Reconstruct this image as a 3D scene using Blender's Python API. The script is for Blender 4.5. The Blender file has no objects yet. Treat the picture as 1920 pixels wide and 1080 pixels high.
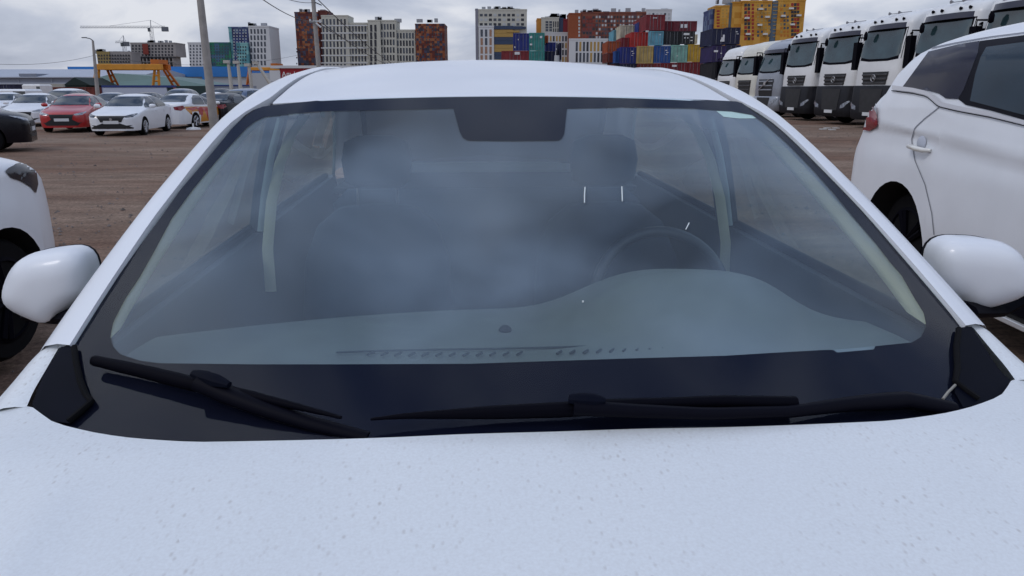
import bpy, bmesh, math, random
from mathutils import Vector, Matrix
from mathutils.bvhtree import BVHTree
from mathutils.geometry import tessellate_polygon
random.seed(7)
R = math.radians
SC = bpy.context.scene
COL = SC.collection
# ------------------------------------------------------------------ camera
F = 1387.0; TH = math.atan(373 / F); CS, SN = math.cos(TH), math.sin(TH); CH = 1.5
cam = bpy.data.objects.new('camera', bpy.data.cameras.new('camera')); COL.objects.link(cam)
cam.data.sensor_width = 36; cam.data.lens = 36 * F / 1920; cam.data.clip_start = .02; cam.data.clip_end = 6000
cam.location = (0, 0, CH); cam.rotation_euler = (R(90) - TH, 0, 0); SC.camera = cam
# ------------------------------------------------------------------ world and sun
SUN_EL, SUN_AZ = R(48), R(-125)        # azimuth from +Y towards +X (behind the camera, to the left)
w = bpy.data.worlds.new('World'); SC.world = w; w.use_nodes = True
nt = w.node_tree; nt.nodes.clear(); N = nt.nodes.new; K = nt.links.new
out = N('ShaderNodeOutputWorld'); bg = N('ShaderNodeBackground'); K(bg.outputs[0], out.inputs[0])
sky = N('ShaderNodeTexSky'); sky.sky_type = 'NISHITA'; sky.sun_disc = False; sky.sun_elevation = SUN_EL; sky.sun_rotation = SUN_AZ
tc = N('ShaderNodeTexCoord'); sep = N('ShaderNodeSeparateXYZ'); K(tc.outputs['Generated'], sep.inputs[0])
def wm(op, a, b):
    n = N('ShaderNodeMath'); n.operation = op
    for i, q in enumerate((a, b)):
        if isinstance(q, (int, float)): n.inputs[i].default_value = q
        else: K(q, n.inputs[i])
    return n.outputs[0]
zc_ = wm('ADD', wm('MAXIMUM', sep.outputs[2], 0.0), .30)
cx_ = wm('DIVIDE', sep.outputs[0], zc_); cy_ = wm('DIVIDE', sep.outputs[1], zc_)
cmb = N('ShaderNodeCombineXYZ'); K(cx_, cmb.inputs[0]); K(cy_, cmb.inputs[1])
nz = N('ShaderNodeTexNoise'); nz.inputs['Scale'].default_value = 1.5; nz.inputs['Detail'].default_value = 7; nz.inputs['Roughness'].default_value = .52
nz.inputs['Distortion'].default_value = .35; K(cmb.outputs[0], nz.inputs['Vector'])
cr = N('ShaderNodeValToRGB'); K(nz.outputs[0], cr.inputs[0])
e = cr.color_ramp.elements; e[0].position = .34; e[0].color = (2.6, 3.2, 4.6, 1); e[1].position = .62; e[1].color = (7.0, 7.6, 8.8, 1)
q = e.new(.5); q.color = (4.6, 5.3, 6.9, 1)
mx = N('ShaderNodeMix'); mx.data_type = 'RGBA'; mx.inputs[0].default_value = .90
K(sky.outputs[0], mx.inputs[6]); K(cr.outputs[0], mx.inputs[7])
zb_ = wm('ADD', wm('MULTIPLY', wm('MAXIMUM', sep.outputs[2], 0.0), .28), .97)
ml = N('ShaderNodeMix'); ml.data_type = 'RGBA'; ml.blend_type = 'MULTIPLY'; ml.inputs[0].default_value = 1
K(mx.outputs[2], ml.inputs[6]); K(zb_, ml.inputs[7])
# unseen overhead clouds, shaped for reflections and paint colour: bluer with broad dark and bright patches, neutral near the horizon
el = wm('MULTIPLY', wm('SUBTRACT', sep.outputs[2], .22), 2.2); cl_ = N('ShaderNodeClamp'); K(el, cl_.inputs[0])
nb = N('ShaderNodeTexNoise'); nb.inputs['Scale'].default_value = 2.6; nb.inputs['Detail'].default_value = 4; nb.inputs['Roughness'].default_value = .5; nb.inputs['Distortion'].default_value = .8; K(cmb.outputs[0], nb.inputs['Vector'])
rb = N('ShaderNodeValToRGB'); K(nb.outputs[0], rb.inputs[0]); e = rb.color_ramp.elements
e[0].position = .37; e[0].color = (.36, .44, .62, 1); e[1].position = .60; e[1].color = (1.42, 1.40, 1.34, 1)
m2 = N('ShaderNodeMix'); m2.data_type = 'RGBA'; K(cl_.outputs[0], m2.inputs[0]); m2.inputs[6].default_value = (1.05, .99, .93, 1); K(rb.outputs[0], m2.inputs[7])
m3 = N('ShaderNodeMix'); m3.data_type = 'RGBA'; m3.blend_type = 'MULTIPLY'; m3.inputs[0].default_value = 1; K(ml.outputs[2], m3.inputs[6]); K(m2.outputs[2], m3.inputs[7])
K(m3.outputs[2], bg.inputs[0]); bg.inputs[1].default_value = .105
sl = bpy.data.lights.new('sun', 'SUN'); sl.energy = .7; sl.angle = R(16); sl.color = (1, .95, .9)
so = bpy.data.objects.new('sun', sl); COL.objects.link(so)
sd = Vector((math.sin(SUN_AZ) * math.cos(SUN_EL), math.cos(SUN_AZ) * math.cos(SUN_EL), math.sin(SUN_EL)))
so.rotation_euler = sd.to_track_quat('Z', 'Y').to_euler()
SC.view_settings.view_transform = 'Standard'; SC.view_settings.look = 'None'; SC.view_settings.exposure = 0; SC.view_settings.gamma = 1
SC.cycles.max_bounces = 8; SC.cycles.transparent_max_bounces = 16
try: SC.cycles.use_denoising = True
except Exception: pass
# ------------------------------------------------------------------ helpers
def ray(px, py):
    v = (540 - py) / F
    return Vector(((px - 960) / F, CS + SN * v, -SN + CS * v))
def P(px, py, Y):
    d = ray(px, py); t = Y / d.y
    return Vector((d.x * t, Y, CH + d.z * t))
def gz(x): return .15 * math.tanh(x / 4.5)
def XY(px, Y, py=167):                     # ground point below a pixel column at depth Y
    p = P(px, py, Y); return Vector((p.x, Y, gz(p.x)))
def tag(o, label=None, cat=None, group=None, kind=None):
    if label: o['label'] = label
    if cat: o['category'] = cat
    if group: o['group'] = group
    if kind: o['kind'] = kind
    return o
def empty(name, loc, rz=0, label=None, cat=None, group=None):
    o = bpy.data.objects.new(name, None); COL.objects.link(o); o.location = loc; o.rotation_euler = (0, 0, rz)
    o.empty_display_size = .2
    return tag(o, label, cat, group)
def copy_tree(o, parent=None):
    c = o.copy(); COL.objects.link(c); c.parent = parent
    for ch in list(o.children): copy_tree(ch, c)
    return c
def mobj(name, verts, faces, mat, parent=None, smooth=None, mats=None, fm=None):
    me = bpy.data.meshes.new(name); me.from_pydata([tuple(v) for v in verts], [], faces); me.update()
    for m in (mats or [mat]): me.materials.append(m)
    if fm:
        for p, i in zip(me.polygons, fm): p.material_index = i
    if smooth is not None:
        for p in me.polygons: p.use_smooth = True
        if smooth < 180: me.set_sharp_from_angle(angle=R(smooth))
    o = bpy.data.objects.new(name, me); COL.objects.link(o); o.parent = parent
    return o
class MB:
    def __init__(s): s.v = []; s.f = []; s.m = []
    def add(s, vs, fs, mi=0):
        b = len(s.v); s.v += [Vector(v) for v in vs]; s.f += [tuple(b + i for i in f) for f in fs]; s.m += [mi] * len(fs); return s
    def box(s, x0, x1, y0, y1, z0, z1, mi=0, bev=0):
        if bev:
            return s.loft([[(x0 + b, y0 + b), (x1 - b, y0 + b), (x1 - b, y1 - b), (x0 + b, y1 - b)] for b in (bev, 0, 0, bev)],
                          [z0, z0 + bev, z1 - bev, z1], mi)
        vs = [(x0, y0, z0), (x1, y0, z0), (x1, y1, z0), (x0, y1, z0), (x0, y0, z1), (x1, y0, z1), (x1, y1, z1), (x0, y1, z1)]
        return s.add(vs, [(0, 3, 2, 1), (4, 5, 6, 7), (0, 1, 5, 4), (1, 2, 6, 5), (2, 3, 7, 6), (3, 0, 4, 7)], mi)
    def loft(s, rings, zs, mi=0):
        n = len(rings[0]); vs = [(p[0], p[1], z) for r, z in zip(rings, zs) for p in r]; fs = []
        for k in range(len(rings) - 1):
            for i in range(n): j = (i + 1) % n; fs.append((k * n + i, k * n + j, (k + 1) * n + j, (k + 1) * n + i))
        fs.append(tuple(range(n - 1, -1, -1))); fs.append(tuple((len(rings) - 1) * n + i for i in range(n)))
        return s.add(vs, fs, mi)
    def rings(s, R3, mi=0, closed=True, cap=True):
        n = len(R3[0]); vs = [p for r in R3 for p in r]; fs = []
        for k in range(len(R3) - 1):
            for i in range(n if closed else n - 1):
                j = (i + 1) % n; fs.append((k * n + i, k * n + j, (k + 1) * n + j, (k + 1) * n + i))
        if cap: fs.append(tuple(range(n - 1, -1, -1))); fs.append(tuple((len(R3) - 1) * n + i for i in range(n)))
        return s.add(vs, fs, mi)
    def tube(s, pts, r, n=8, mi=0, flat=1.0, up=Vector((0, 0, 1))):
        pts = [Vector(p) for p in pts]; rs = r if isinstance(r, (list, tuple)) else [r] * len(pts); RR = []
        for i, p in enumerate(pts):
            d = (pts[min(i + 1, len(pts) - 1)] - pts[max(i - 1, 0)]).normalized()
            u = up if abs(d.dot(up)) < .95 else Vector((0, 1, 0))
            a = d.cross(u).normalized(); b = a.cross(d).normalized()
            RR.append([p + a * math.cos(2 * math.pi * k / n) * rs[i] + b * math.sin(2 * math.pi * k / n) * rs[i] * flat for k in range(n)])
        return s.rings(RR, mi)
    def beam(s, a, b, wd, mi=0):
        return s.tube([a, b], wd * .7071, 4, mi)
    def cyl(s, c, r, h, axis='z', n=20, mi=0, r2=None):
        r2 = r if r2 is None else r2; c = Vector(c)
        ax = {'x': (Vector((0, 1, 0)), Vector((0, 0, 1)), Vector((1, 0, 0))), 'y': (Vector((0, 0, 1)), Vector((1, 0, 0)), Vector((0, 1, 0))),
              'z': (Vector((1, 0, 0)), Vector((0, 1, 0)), Vector((0, 0, 1)))}[axis]
        return s.rings([[c + ax[0] * math.cos(2 * math.pi * k / n) * rr + ax[1] * math.sin(2 * math.pi * k / n) * rr + ax[2] * hh for k in range(n)]
                        for rr, hh in ((r, 0), (r2, h))], mi)
    def build(s, name, mat, parent=None, smooth=None, mats=None):
        return mobj(name, s.v, s.f, mat, parent, smooth, mats, s.m if mats else None)
def pchip(pts):
    xs = [p[0] for p in pts]; ys = [p[1] for p in pts]; n = len(xs)
    d = [(ys[i + 1] - ys[i]) / (xs[i + 1] - xs[i]) for i in range(n - 1)]
    m = [d[0]] + [0 if d[i - 1] * d[i] <= 0 else 2 * d[i - 1] * d[i] / (d[i - 1] + d[i]) for i in range(1, n - 1)] + [d[-1]]
    def f(x):
        if x <= xs[0]: return ys[0]
        if x >= xs[-1]: return ys[-1]
        i = max(k for k in range(n - 1) if xs[k] <= x); h = xs[i + 1] - xs[i]; t = (x - xs[i]) / h
        return (2*t**3-3*t*t+1)*ys[i] + (t**3-2*t*t+t)*h*m[i] + (-2*t**3+3*t*t)*ys[i+1] + (t**3-t*t)*h*m[i+1]
    return f
def resample(pts, n):
    pts = [Vector(p) for p in pts]; L = [0]
    for a, b in zip(pts, pts[1:]): L.append(L[-1] + (b - a).length)
    o = []
    for k in range(n):
        s = L[-1] * k / (n - 1); i = max(j for j in range(len(pts) - 1) if L[j] <= s + 1e-9)
        o.append(pts[i].lerp(pts[i + 1], min(1, (s - L[i]) / max(1e-9, L[i + 1] - L[i]))))
    return o
# ------------------------------------------------------------------ materials
MATS = {}
def mat(name, col, rough=.6, metal=0, coat=0, noise=0, nscale=4, spec=.5, emis=None):
    if name in MATS: return MATS[name]
    m = bpy.data.materials.new(name); m.use_nodes = True; t = m.node_tree; b = t.nodes['Principled BSDF']
    b.inputs['Base Color'].default_value = (*col, 1); b.inputs['Roughness'].default_value = rough
    b.inputs['Metallic'].default_value = metal; b.inputs['Coat Weight'].default_value = coat; b.inputs['Coat Roughness'].default_value = .08
    b.inputs['Specular IOR Level'].default_value = spec
    if emis: b.inputs['Emission Color'].default_value = (*emis[0], 1); b.inputs['Emission Strength'].default_value = emis[1]
    if noise:
        c = t.nodes.new('ShaderNodeTexCoord'); n = t.nodes.new('ShaderNodeTexNoise'); n.inputs['Scale'].default_value = nscale; n.inputs['Detail'].default_value = 6
        t.links.new(c.outputs['Object'], n.inputs['Vector'])
        r = t.nodes.new('ShaderNodeValToRGB'); t.links.new(n.outputs[0], r.inputs[0])
        r.color_ramp.elements[0].position = .3; r.color_ramp.elements[1].position = .7
        r.color_ramp.elements[0].color = (*[x * (1 - noise) for x in col], 1); r.color_ramp.elements[1].color = (*[min(1, x * (1 + noise * .5)) for x in col], 1)
        t.links.new(r.outputs[0], b.inputs['Base Color'])
    MATS[name] = m; return m
def nd(m, typ, **kw):
    n = m.node_tree.nodes.new(typ)
    for k, v in kw.items(): setattr(n, k, v)
    return n
def thin_glass(name, tint=(.9, .95, .93), dust_veil=.05, f0=.055, fm=.85, *,  veil_col=(.6, .65, .7), gl=1.0, rough=.0, veil_noise=True, ns=2.6, nloc=(0, 0, 0)):
    m = bpy.data.materials.new(name); m.use_nodes = True; t = m.node_tree; t.nodes.clear(); L = t.links.new
    o = nd(m, 'ShaderNodeOutputMaterial'); tr = nd(m, 'ShaderNodeBsdfTransparent'); tr.inputs[0].default_value = (*tint, 1)
    g = nd(m, 'ShaderNodeBsdfGlossy'); g.inputs['Roughness'].default_value = rough; g.inputs['Color'].default_value = (gl, gl, gl, 1)
    ge = nd(m, 'ShaderNodeNewGeometry'); dp = nd(m, 'ShaderNodeVectorMath', operation='DOT_PRODUCT'); L(ge.outputs['Normal'], dp.inputs[0]); L(ge.outputs['Incoming'], dp.inputs[1])
    ab = nd(m, 'ShaderNodeMath', operation='ABSOLUTE'); L(dp.outputs['Value'], ab.inputs[0]); om = nd(m, 'ShaderNodeMath', operation='SUBTRACT'); om.inputs[0].default_value = 1; L(ab.outputs[0], om.inputs[1])
    pw = nd(m, 'ShaderNodeMath', operation='POWER'); L(om.outputs[0], pw.inputs[0]); pw.inputs[1].default_value = 4.6; ma = nd(m, 'ShaderNodeMath', operation='MULTIPLY_ADD'); L(pw.outputs[0], ma.inputs[0]); ma.inputs[1].default_value = fm; ma.inputs[2].default_value = f0
    a = nd(m, 'ShaderNodeMixShader'); L(ma.outputs[0], a.inputs[0]); L(tr.outputs[0], a.inputs[1]); L(g.outputs[0], a.inputs[2])
    df = nd(m, 'ShaderNodeBsdfDiffuse'); df.inputs[0].default_value = (*veil_col, 1)
    b = nd(m, 'ShaderNodeMixShader'); b.inputs[0].default_value = dust_veil
    if veil_noise:
        tc = nd(m, 'ShaderNodeTexCoord'); n = nd(m, 'ShaderNodeTexNoise'); n.inputs['Scale'].default_value = ns; n.inputs['Detail'].default_value = 3; n.inputs['Distortion'].default_value = .5
        mp_ = nd(m, 'ShaderNodeMapping'); mp_.inputs['Location'].default_value = nloc; L(tc.outputs['Object'], mp_.inputs[0]); L(mp_.outputs[0], n.inputs['Vector']); mr = nd(m, 'ShaderNodeMapRange'); L(n.outputs[0], mr.inputs[0])
        mr.inputs[1].default_value = .36; mr.inputs[2].default_value = .64; mr.inputs[3].default_value = dust_veil * .4; mr.inputs[4].default_value = dust_veil * 1.75
        L(mr.outputs[0], b.inputs[0])
    L(a.outputs[0], b.inputs[1]); L(df.outputs[0], b.inputs[2]); L(b.outputs[0], o.inputs[0])
    MATS[name] = m; return m
def dusty_paint(name, col, spot, amt=.5):
    m = mat(name, col, .38, 0, .35); t = m.node_tree; L = t.links.new; b = t.nodes['Principled BSDF']
    tc = nd(m, 'ShaderNodeTexCoord'); mp = nd(m, 'ShaderNodeMapping'); mp.inputs['Scale'].default_value = (1, .55, 1); mp.inputs['Rotation'].default_value = (0, 0, .7)
    L(tc.outputs['Object'], mp.inputs[0])
    v = nd(m, 'ShaderNodeTexVoronoi'); v.inputs['Scale'].default_value = 150; L(mp.outputs[0], v.inputs['Vector'])
    lt = nd(m, 'ShaderNodeMapRange'); L(v.outputs['Distance'], lt.inputs[0]); lt.inputs[1].default_value = .05; lt.inputs[2].default_value = .42; lt.inputs[3].default_value = 1; lt.inputs[4].default_value = 0
    wn = nd(m, 'ShaderNodeSeparateColor'); L(v.outputs['Color'], wn.inputs[0])
    gt = nd(m, 'ShaderNodeMapRange'); L(wn.outputs[0], gt.inputs[0]); gt.inputs[1].default_value = .45; gt.inputs[2].default_value = 1.0
    n = nd(m, 'ShaderNodeTexNoise'); n.inputs['Scale'].default_value = 7; n.inputs['Detail'].default_value = 4; L(tc.outputs['Object'], n.inputs['Vector'])
    nr = nd(m, 'ShaderNodeMapRange'); L(n.outputs[0], nr.inputs[0]); nr.inputs[1].default_value = .35; nr.inputs[2].default_value = .65
    a = nd(m, 'ShaderNodeMath', operation='MULTIPLY'); L(lt.outputs[0], a.inputs[0]); L(gt.outputs[0], a.inputs[1])
    c = nd(m, 'ShaderNodeMath', operation='MULTIPLY'); L(a.outputs[0], c.inputs[0]); L(nr.outputs[0], c.inputs[1])
    d = nd(m, 'ShaderNodeMath', operation='MULTIPLY'); L(c.outputs[0], d.inputs[0]); d.inputs[1].default_value = amt
    n2 = nd(m, 'ShaderNodeTexNoise'); n2.inputs['Scale'].default_value = 260; n2.inputs['Detail'].default_value = 3; L(tc.outputs['Object'], n2.inputs['Vector'])
    r2 = nd(m, 'ShaderNodeMapRange'); L(n2.outputs[0], r2.inputs[0]); r2.inputs[1].default_value = .3; r2.inputs[2].default_value = .75; r2.inputs[4].default_value = .16
    s = nd(m, 'ShaderNodeMath', operation='ADD'); L(d.outputs[0], s.inputs[0]); L(r2.outputs[0], s.inputs[1])
    x = nd(m, 'ShaderNodeMix', data_type='RGBA'); L(s.outputs[0], x.inputs[0]); x.inputs[6].default_value = (*col, 1); x.inputs[7].default_value = (*spot, 1)
    L(x.outputs[2], b.inputs['Base Color'])
    rr = nd(m, 'ShaderNodeMapRange'); L(nr.outputs[0], rr.inputs[0]); rr.inputs[3].default_value = .3; rr.inputs[4].default_value = .5; L(rr.outputs[0], b.inputs['Roughness'])
    return m
WHITE = mat('white paint', (.78, .80, .83), .36, 0, .3, .05, 3)
WHITE2 = mat('truck white paint', (.74, .74, .73), .4, 0, .3, .12, 1.3)
HOODP = dusty_paint('dusty white paint', (.76, .79, .80), (.34, .29, .25), .5)
BLACKP = mat('black paint', (.004, .004, .008), .25, 0, .15, spec=.25)
REDP = mat('red paint', (.42, .012, .014), .28, 0, .7, .1, 2)
GREYP = mat('grey paint', (.28, .30, .34), .35, .3, .5, .08, 2)
BLUEP = mat('blue grey paint', (.10, .14, .22), .3, .3, .6)
PLAST = mat('black plastic', (.002, .002, .005), .6, spec=.05)
PLAST2 = mat('matt trim plastic', (.003, .004, .010), .5, noise=.3, nscale=6, spec=.05)
RUB = mat('tyre rubber', (.006, .006, .007), .8, noise=.2, nscale=8, spec=.1)
DARK = mat('underbody dark', (.004, .004, .005), .9)
ALLOY = mat('alloy wheel', (.5, .51, .54), .35, .7)
CHROME = mat('satin chrome', (.62, .60, .60), .28, .9)
WGLASS = mat('tinted car glass', (.02, .03, .038), .06, 0, .0, spec=.9)
WGLASS2 = mat('green tinted truck glass', (.03, .062, .072), .08, 0, .0, .5, 1.3, spec=.9)
LAMP = mat('headlight glass', (.30, .32, .36), .12, .2, .8, .6, 12)
LAMPD = mat('smoked headlight', (.03, .035, .05), .08, 0, 1, .5, 8)
TAIL = mat('red tail lamp', (.22, .008, .02), .15, 0, .8, .4, 9)
GRILLE = mat('grille black', (.008, .008, .01), .5)
GRILLEG = mat('dirty grey grille', (.018, .018, .020), .55, noise=.4, nscale=5)
PLATEM = mat('number plate', (.62, .63, .64), .5)
CONC = mat('pole concrete', (.33, .31, .29), .85, noise=.2, nscale=3)
FRITM = mat('black glass print', (.003, .004, .014), .7, spec=.03)
NLOC = (4.3, 4.7, 4.1)
GLASS = thin_glass('windscreen glass', (.90, .96, .96), .003, .020, .55)
FILM = thin_glass('haze and reflection film', (.94, .97, .97), .265, .0, .0, veil_col=(.40, .455, .565), ns=1.7, nloc=NLOC)  # haze film; its painted patches also imitate clouds mirrored in the windscreen
REARG = thin_glass('rear window glass', (.07, .09, .11), .04, veil_col=(.3, .35, .42))
SIDEG = thin_glass('side window glass', (.60, .72, .70), .14, veil_col=(.42, .50, .50))
TRIM = mat('beige pillar trim', (.86, .80, .56), .7, noise=.06)
DASH = mat('grey dashboard', (.15, .175, .17), .75, noise=.12, nscale=14)
DASH2 = mat('dark dashboard', (.035, .04, .05), .6)
SEAT = mat('dark seat fabric', (.045, .06, .095), .9, noise=.2, nscale=20)
BELT = mat('beige seat belt', (.50, .48, .36), .8)
HEADL = mat('headliner', (.62, .64, .62), .9)
YELLOW = mat('crane yellow', (.62, .26, .02), .55, noise=.25, nscale=.6)
YELLOW2 = mat('crane orange', (.50, .13, .01), .55, noise=.3, nscale=.6)
# ------------------------------------------------------------------ ground
gm = mat('gravel ground', (.2, .14, .11), .95, spec=.2); t = gm.node_tree; L = t.links.new; b = t.nodes['Principled BSDF']
tc = nd(gm, 'ShaderNodeTexCoord')
n1 = nd(gm, 'ShaderNodeTexNoise'); n1.inputs['Scale'].default_value = .16; n1.inputs['Detail'].default_value = 6; n1.inputs['Roughness'].default_value = .6
mp = nd(gm, 'ShaderNodeMapping'); mp.inputs['Scale'].default_value = (.45, 1.7, 1); mp.inputs['Rotation'].default_value = (0, 0, .12)
L(tc.outputs['Object'], mp.inputs[0]); L(mp.outputs[0], n1.inputs['Vector'])
n2 = nd(gm, 'ShaderNodeTexNoise'); n2.inputs['Scale'].default_value = 2.2; n2.inputs['Detail'].default_value = 9; n2.inputs['Roughness'].default_value = .68; L(mp.outputs[0], n2.inputs['Vector'])
n3 = nd(gm, 'ShaderNodeTexNoise'); n3.inputs['Scale'].default_value = 26; n3.inputs['Detail'].default_value = 6; n3.inputs['Roughness'].default_value = .75; L(tc.outputs['Object'], n3.inputs['Vector'])
r1 = nd(gm, 'ShaderNodeValToRGB'); L(n1.outputs[0], r1.inputs[0]); e = r1.color_ramp.elements
e[0].position = .34; e[0].color = (.165, .092, .062, 1); e[1].position = .66; e[1].color = (.27, .20, .15, 1)
r2 = nd(gm, 'ShaderNodeMapRange'); L(n2.outputs[0], r2.inputs[0]); r2.inputs[1].default_value = .3; r2.inputs[2].default_value = .7; r2.inputs[3].default_value = .62; r2.inputs[4].default_value = 1.32
r3 = nd(gm, 'ShaderNodeMapRange'); L(n3.outputs[0], r3.inputs[0]); r3.inputs[1].default_value = .3; r3.inputs[2].default_value = .7; r3.inputs[3].default_value = .45; r3.inputs[4].default_value = 1.5
mm = nd(gm, 'ShaderNodeMath', operation='MULTIPLY'); L(r2.outputs[0], mm.inputs[0]); L(r3.outputs[0], mm.inputs[1])
mx = nd(gm, 'ShaderNodeMix', data_type='RGBA', blend_type='MULTIPLY'); mx.inputs[0].default_value = 1; L(r1.outputs[0], mx.inputs[6]); L(mm.outputs[0], mx.inputs[7]); L(mx.outputs[2], b.inputs['Base Color'])
bp = nd(gm, 'ShaderNodeBump'); bp.inputs['Strength'].default_value = .7; bp.inputs['Distance'].default_value = .03; L(n3.outputs[0], bp.inputs['Height']); L(bp.outputs[0], b.inputs['Normal'])
xs = [-2500, -900, -300, -120, -60, -40] + [-30 + i * .5 for i in range(121)] + [40, 60, 120, 300, 900, 2500]
ys = [-60, -20, -6, 0, 2, 4, 6, 8, 12, 16, 20, 30, 40, 60, 90, 140, 240, 500, 1200, 4000]
gv = [(x, y, gz(x) + (.012 * math.sin(x * 1.7 + y * .9) * math.cos(y * .6 - x * .4) if 2 < y < 60 and abs(x) < 30 else 0)) for y in ys for x in xs]
nx = len(xs); gf = [(j * nx + i, j * nx + i + 1, (j + 1) * nx + i + 1, (j + 1) * nx + i) for j in range(len(ys) - 1) for i in range(nx - 1)]
tag(mobj('ground', gv, gf, gm, smooth=180), kind='structure')
sb = MB()
for i in range(6000):
    Y = 3.2 + 30 * random.random() ** 1.6; X = random.uniform(-.75, .62) * Y
    r = random.choice((.010, .014, .018, .024, .036)) * random.uniform(.6, 1.2); z = gz(X); a = random.random() * 6
    sb.add([(X + r * math.cos(a + k * 1.57) * random.uniform(.6, 1.2), Y + r * math.sin(a + k * 1.57), z - .003) for k in range(4)] + [(X, Y, z + r * random.uniform(.5, .9))],
           [(0, 1, 4), (1, 2, 4), (2, 3, 4), (3, 0, 4)])
tag(sb.build('loose_gravel', mat('gravel stone', (.17, .14, .125), .9, noise=.6, nscale=3)), 'loose brown and grey stones scattered over the dirt lot', 'gravel', kind='stuff')
# ------------------------------------------------------------------ generic car
def patch(poly, castf, bvh, off=.006, step=.12, name='patch', m=None, parent=None, smooth=180):
    """flat 2-D polygon -> cut into a grid -> every vertex cast on to the body surface (bvh), lifted by off"""
    bm = bmesh.new(); vs = [bm.verts.new((p[0], p[1], 0)) for p in poly]; bm.faces.new(vs)
    bmesh.ops.triangulate(bm, faces=bm.faces[:])
    x0, x1 = min(p[0] for p in poly), max(p[0] for p in poly); y0, y1 = min(p[1] for p in poly), max(p[1] for p in poly)
    for ax, lo, hi in ((0, x0, x1), (1, y0, y1)):
        k = lo + step
        while k < hi - 1e-6:
            co = [0, 0, 0]; no = [0, 0, 0]; co[ax] = k; no[ax] = 1
            bmesh.ops.bisect_plane(bm, geom=bm.verts[:] + bm.edges[:] + bm.faces[:], plane_co=co, plane_no=no); k += step
    bad = []
    for v in bm.verts:
        o, d = castf(v.co.x, v.co.y); h = bvh.ray_cast(o, d)
        if h[0] is None: bad.append(v); continue
        n = h[1] if h[1].dot(d) < 0 else -h[1]
        v.co = h[0] + n * off
    if bad: bmesh.ops.delete(bm, geom=bad, context='VERTS')
    bmesh.ops.recalc_face_normals(bm, faces=bm.faces[:])
    if bm.faces:
        o, d = castf(*poly[0])
        if sum((f.normal.dot(d) * f.calc_area() for f in bm.faces)) > 0: bmesh.ops.reverse_faces(bm, faces=bm.faces[:])
    me = bpy.data.meshes.new(name); bm.to_mesh(me); bm.free(); me.materials.append(m)
    for p in me.polygons: p.use_smooth = True
    o = bpy.data.objects.new(name, me); COL.objects.link(o); o.parent = parent; return o
fromF = lambda x, z: (Vector((x, -9, z)), Vector((0, 1, 0)))
fromB = lambda x, z: (Vector((x, 9, z)), Vector((0, -1, 0)))
fromR = lambda y, z: (Vector((9, y, z)), Vector((-1, 0, 0)))
fromL = lambda y, z: (Vector((-9, y, z)), Vector((1, 0, 0)))
fromT = lambda x, y: (Vector((x, y, 9)), Vector((0, 0, -1)))
SEDAN = dict(L=2.2, top=[(-2.2, .66), (-2.12, .76), (-1.9, .84), (-1.2, .97), (-.98, 1.02), (-.25, 1.385), (.1, 1.455), (.55, 1.475), (1.05, 1.42), (1.72, 1.14), (2.05, 1.10), (2.16, 1.06), (2.2, .95)],
             belt=[(-2.2, .60), (-2.0, .70), (-1.0, .89), (0, .94), (1.4, .99), (2.1, 1.0), (2.2, .88)],
             plan=[(-2.2, .50), (-2.13, .70), (-1.98, .81), (-1.6, .87), (0, .885), (1.5, .87), (1.95, .83), (2.13, .74), (2.2, .60)],
             axles=(-1.33, 1.27), ar=.36, wr=.315, sill=.2, zs=1.0,
             ws=[(-.66, 1.03), (-.54, 1.37), (.54, 1.37), (.66, 1.03)], rw=[(-.62, 1.12), (-.50, 1.38), (.50, 1.38), (.62, 1.12)],
             sw=[[(-.86, .985), (-.18, 1.335), (.16, 1.385), (.18, .985)], [(.25, .985), (.24, 1.385), (.72, 1.38), (1.08, 1.27), (1.34, 1.06), (1.25, 1.0)]])
CROSS = dict(L=2.3, top=[(-2.3, .80), (-2.22, .95), (-1.95, 1.03), (-1.2, 1.13), (-1.0, 1.17), (-.35, 1.55), (.05, 1.66), (.6, 1.69), (1.4, 1.66), (1.78, 1.58), (2.1, 1.22), (2.25, 1.02), (2.3, .85)],
             belt=[(-2.3, .72), (-2.0, .86), (-1.0, 1.02), (0, 1.08), (1.4, 1.14), (2.1, 1.12), (2.3, .8)],
             plan=[(-2.3, .55), (-2.22, .76), (-2.05, .86), (-1.6, .92), (0, .93), (1.5, .92), (2.05, .88), (2.24, .78), (2.3, .66)],
             axles=(-1.36, 1.34), ar=.40, wr=.35, sill=.25, zs=1.13,
             ws=[(-.70, 1.19), (-.58, 1.56), (.58, 1.56), (.70, 1.19)], rw=[(-.62, 1.22), (-.55, 1.54), (.55, 1.54), (.62, 1.22)],
             sw=[[(-.9, 1.13), (-.28, 1.50), (.12, 1.57), (.14, 1.13)], [(.21, 1.13), (.2, 1.575), (.98, 1.58), (1.02, 1.15)], [(1.09, 1.17), (1.06, 1.57), (1.5, 1.53), (1.78, 1.25)]])
def side_fac(z, zs):
    return SF(z / zs)
SF = pchip([(.15, .93), (.3, .975), (.5, 1.0), (.72, .995), (.86, .972), (1.0, .955), (1.2, .95)])
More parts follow.
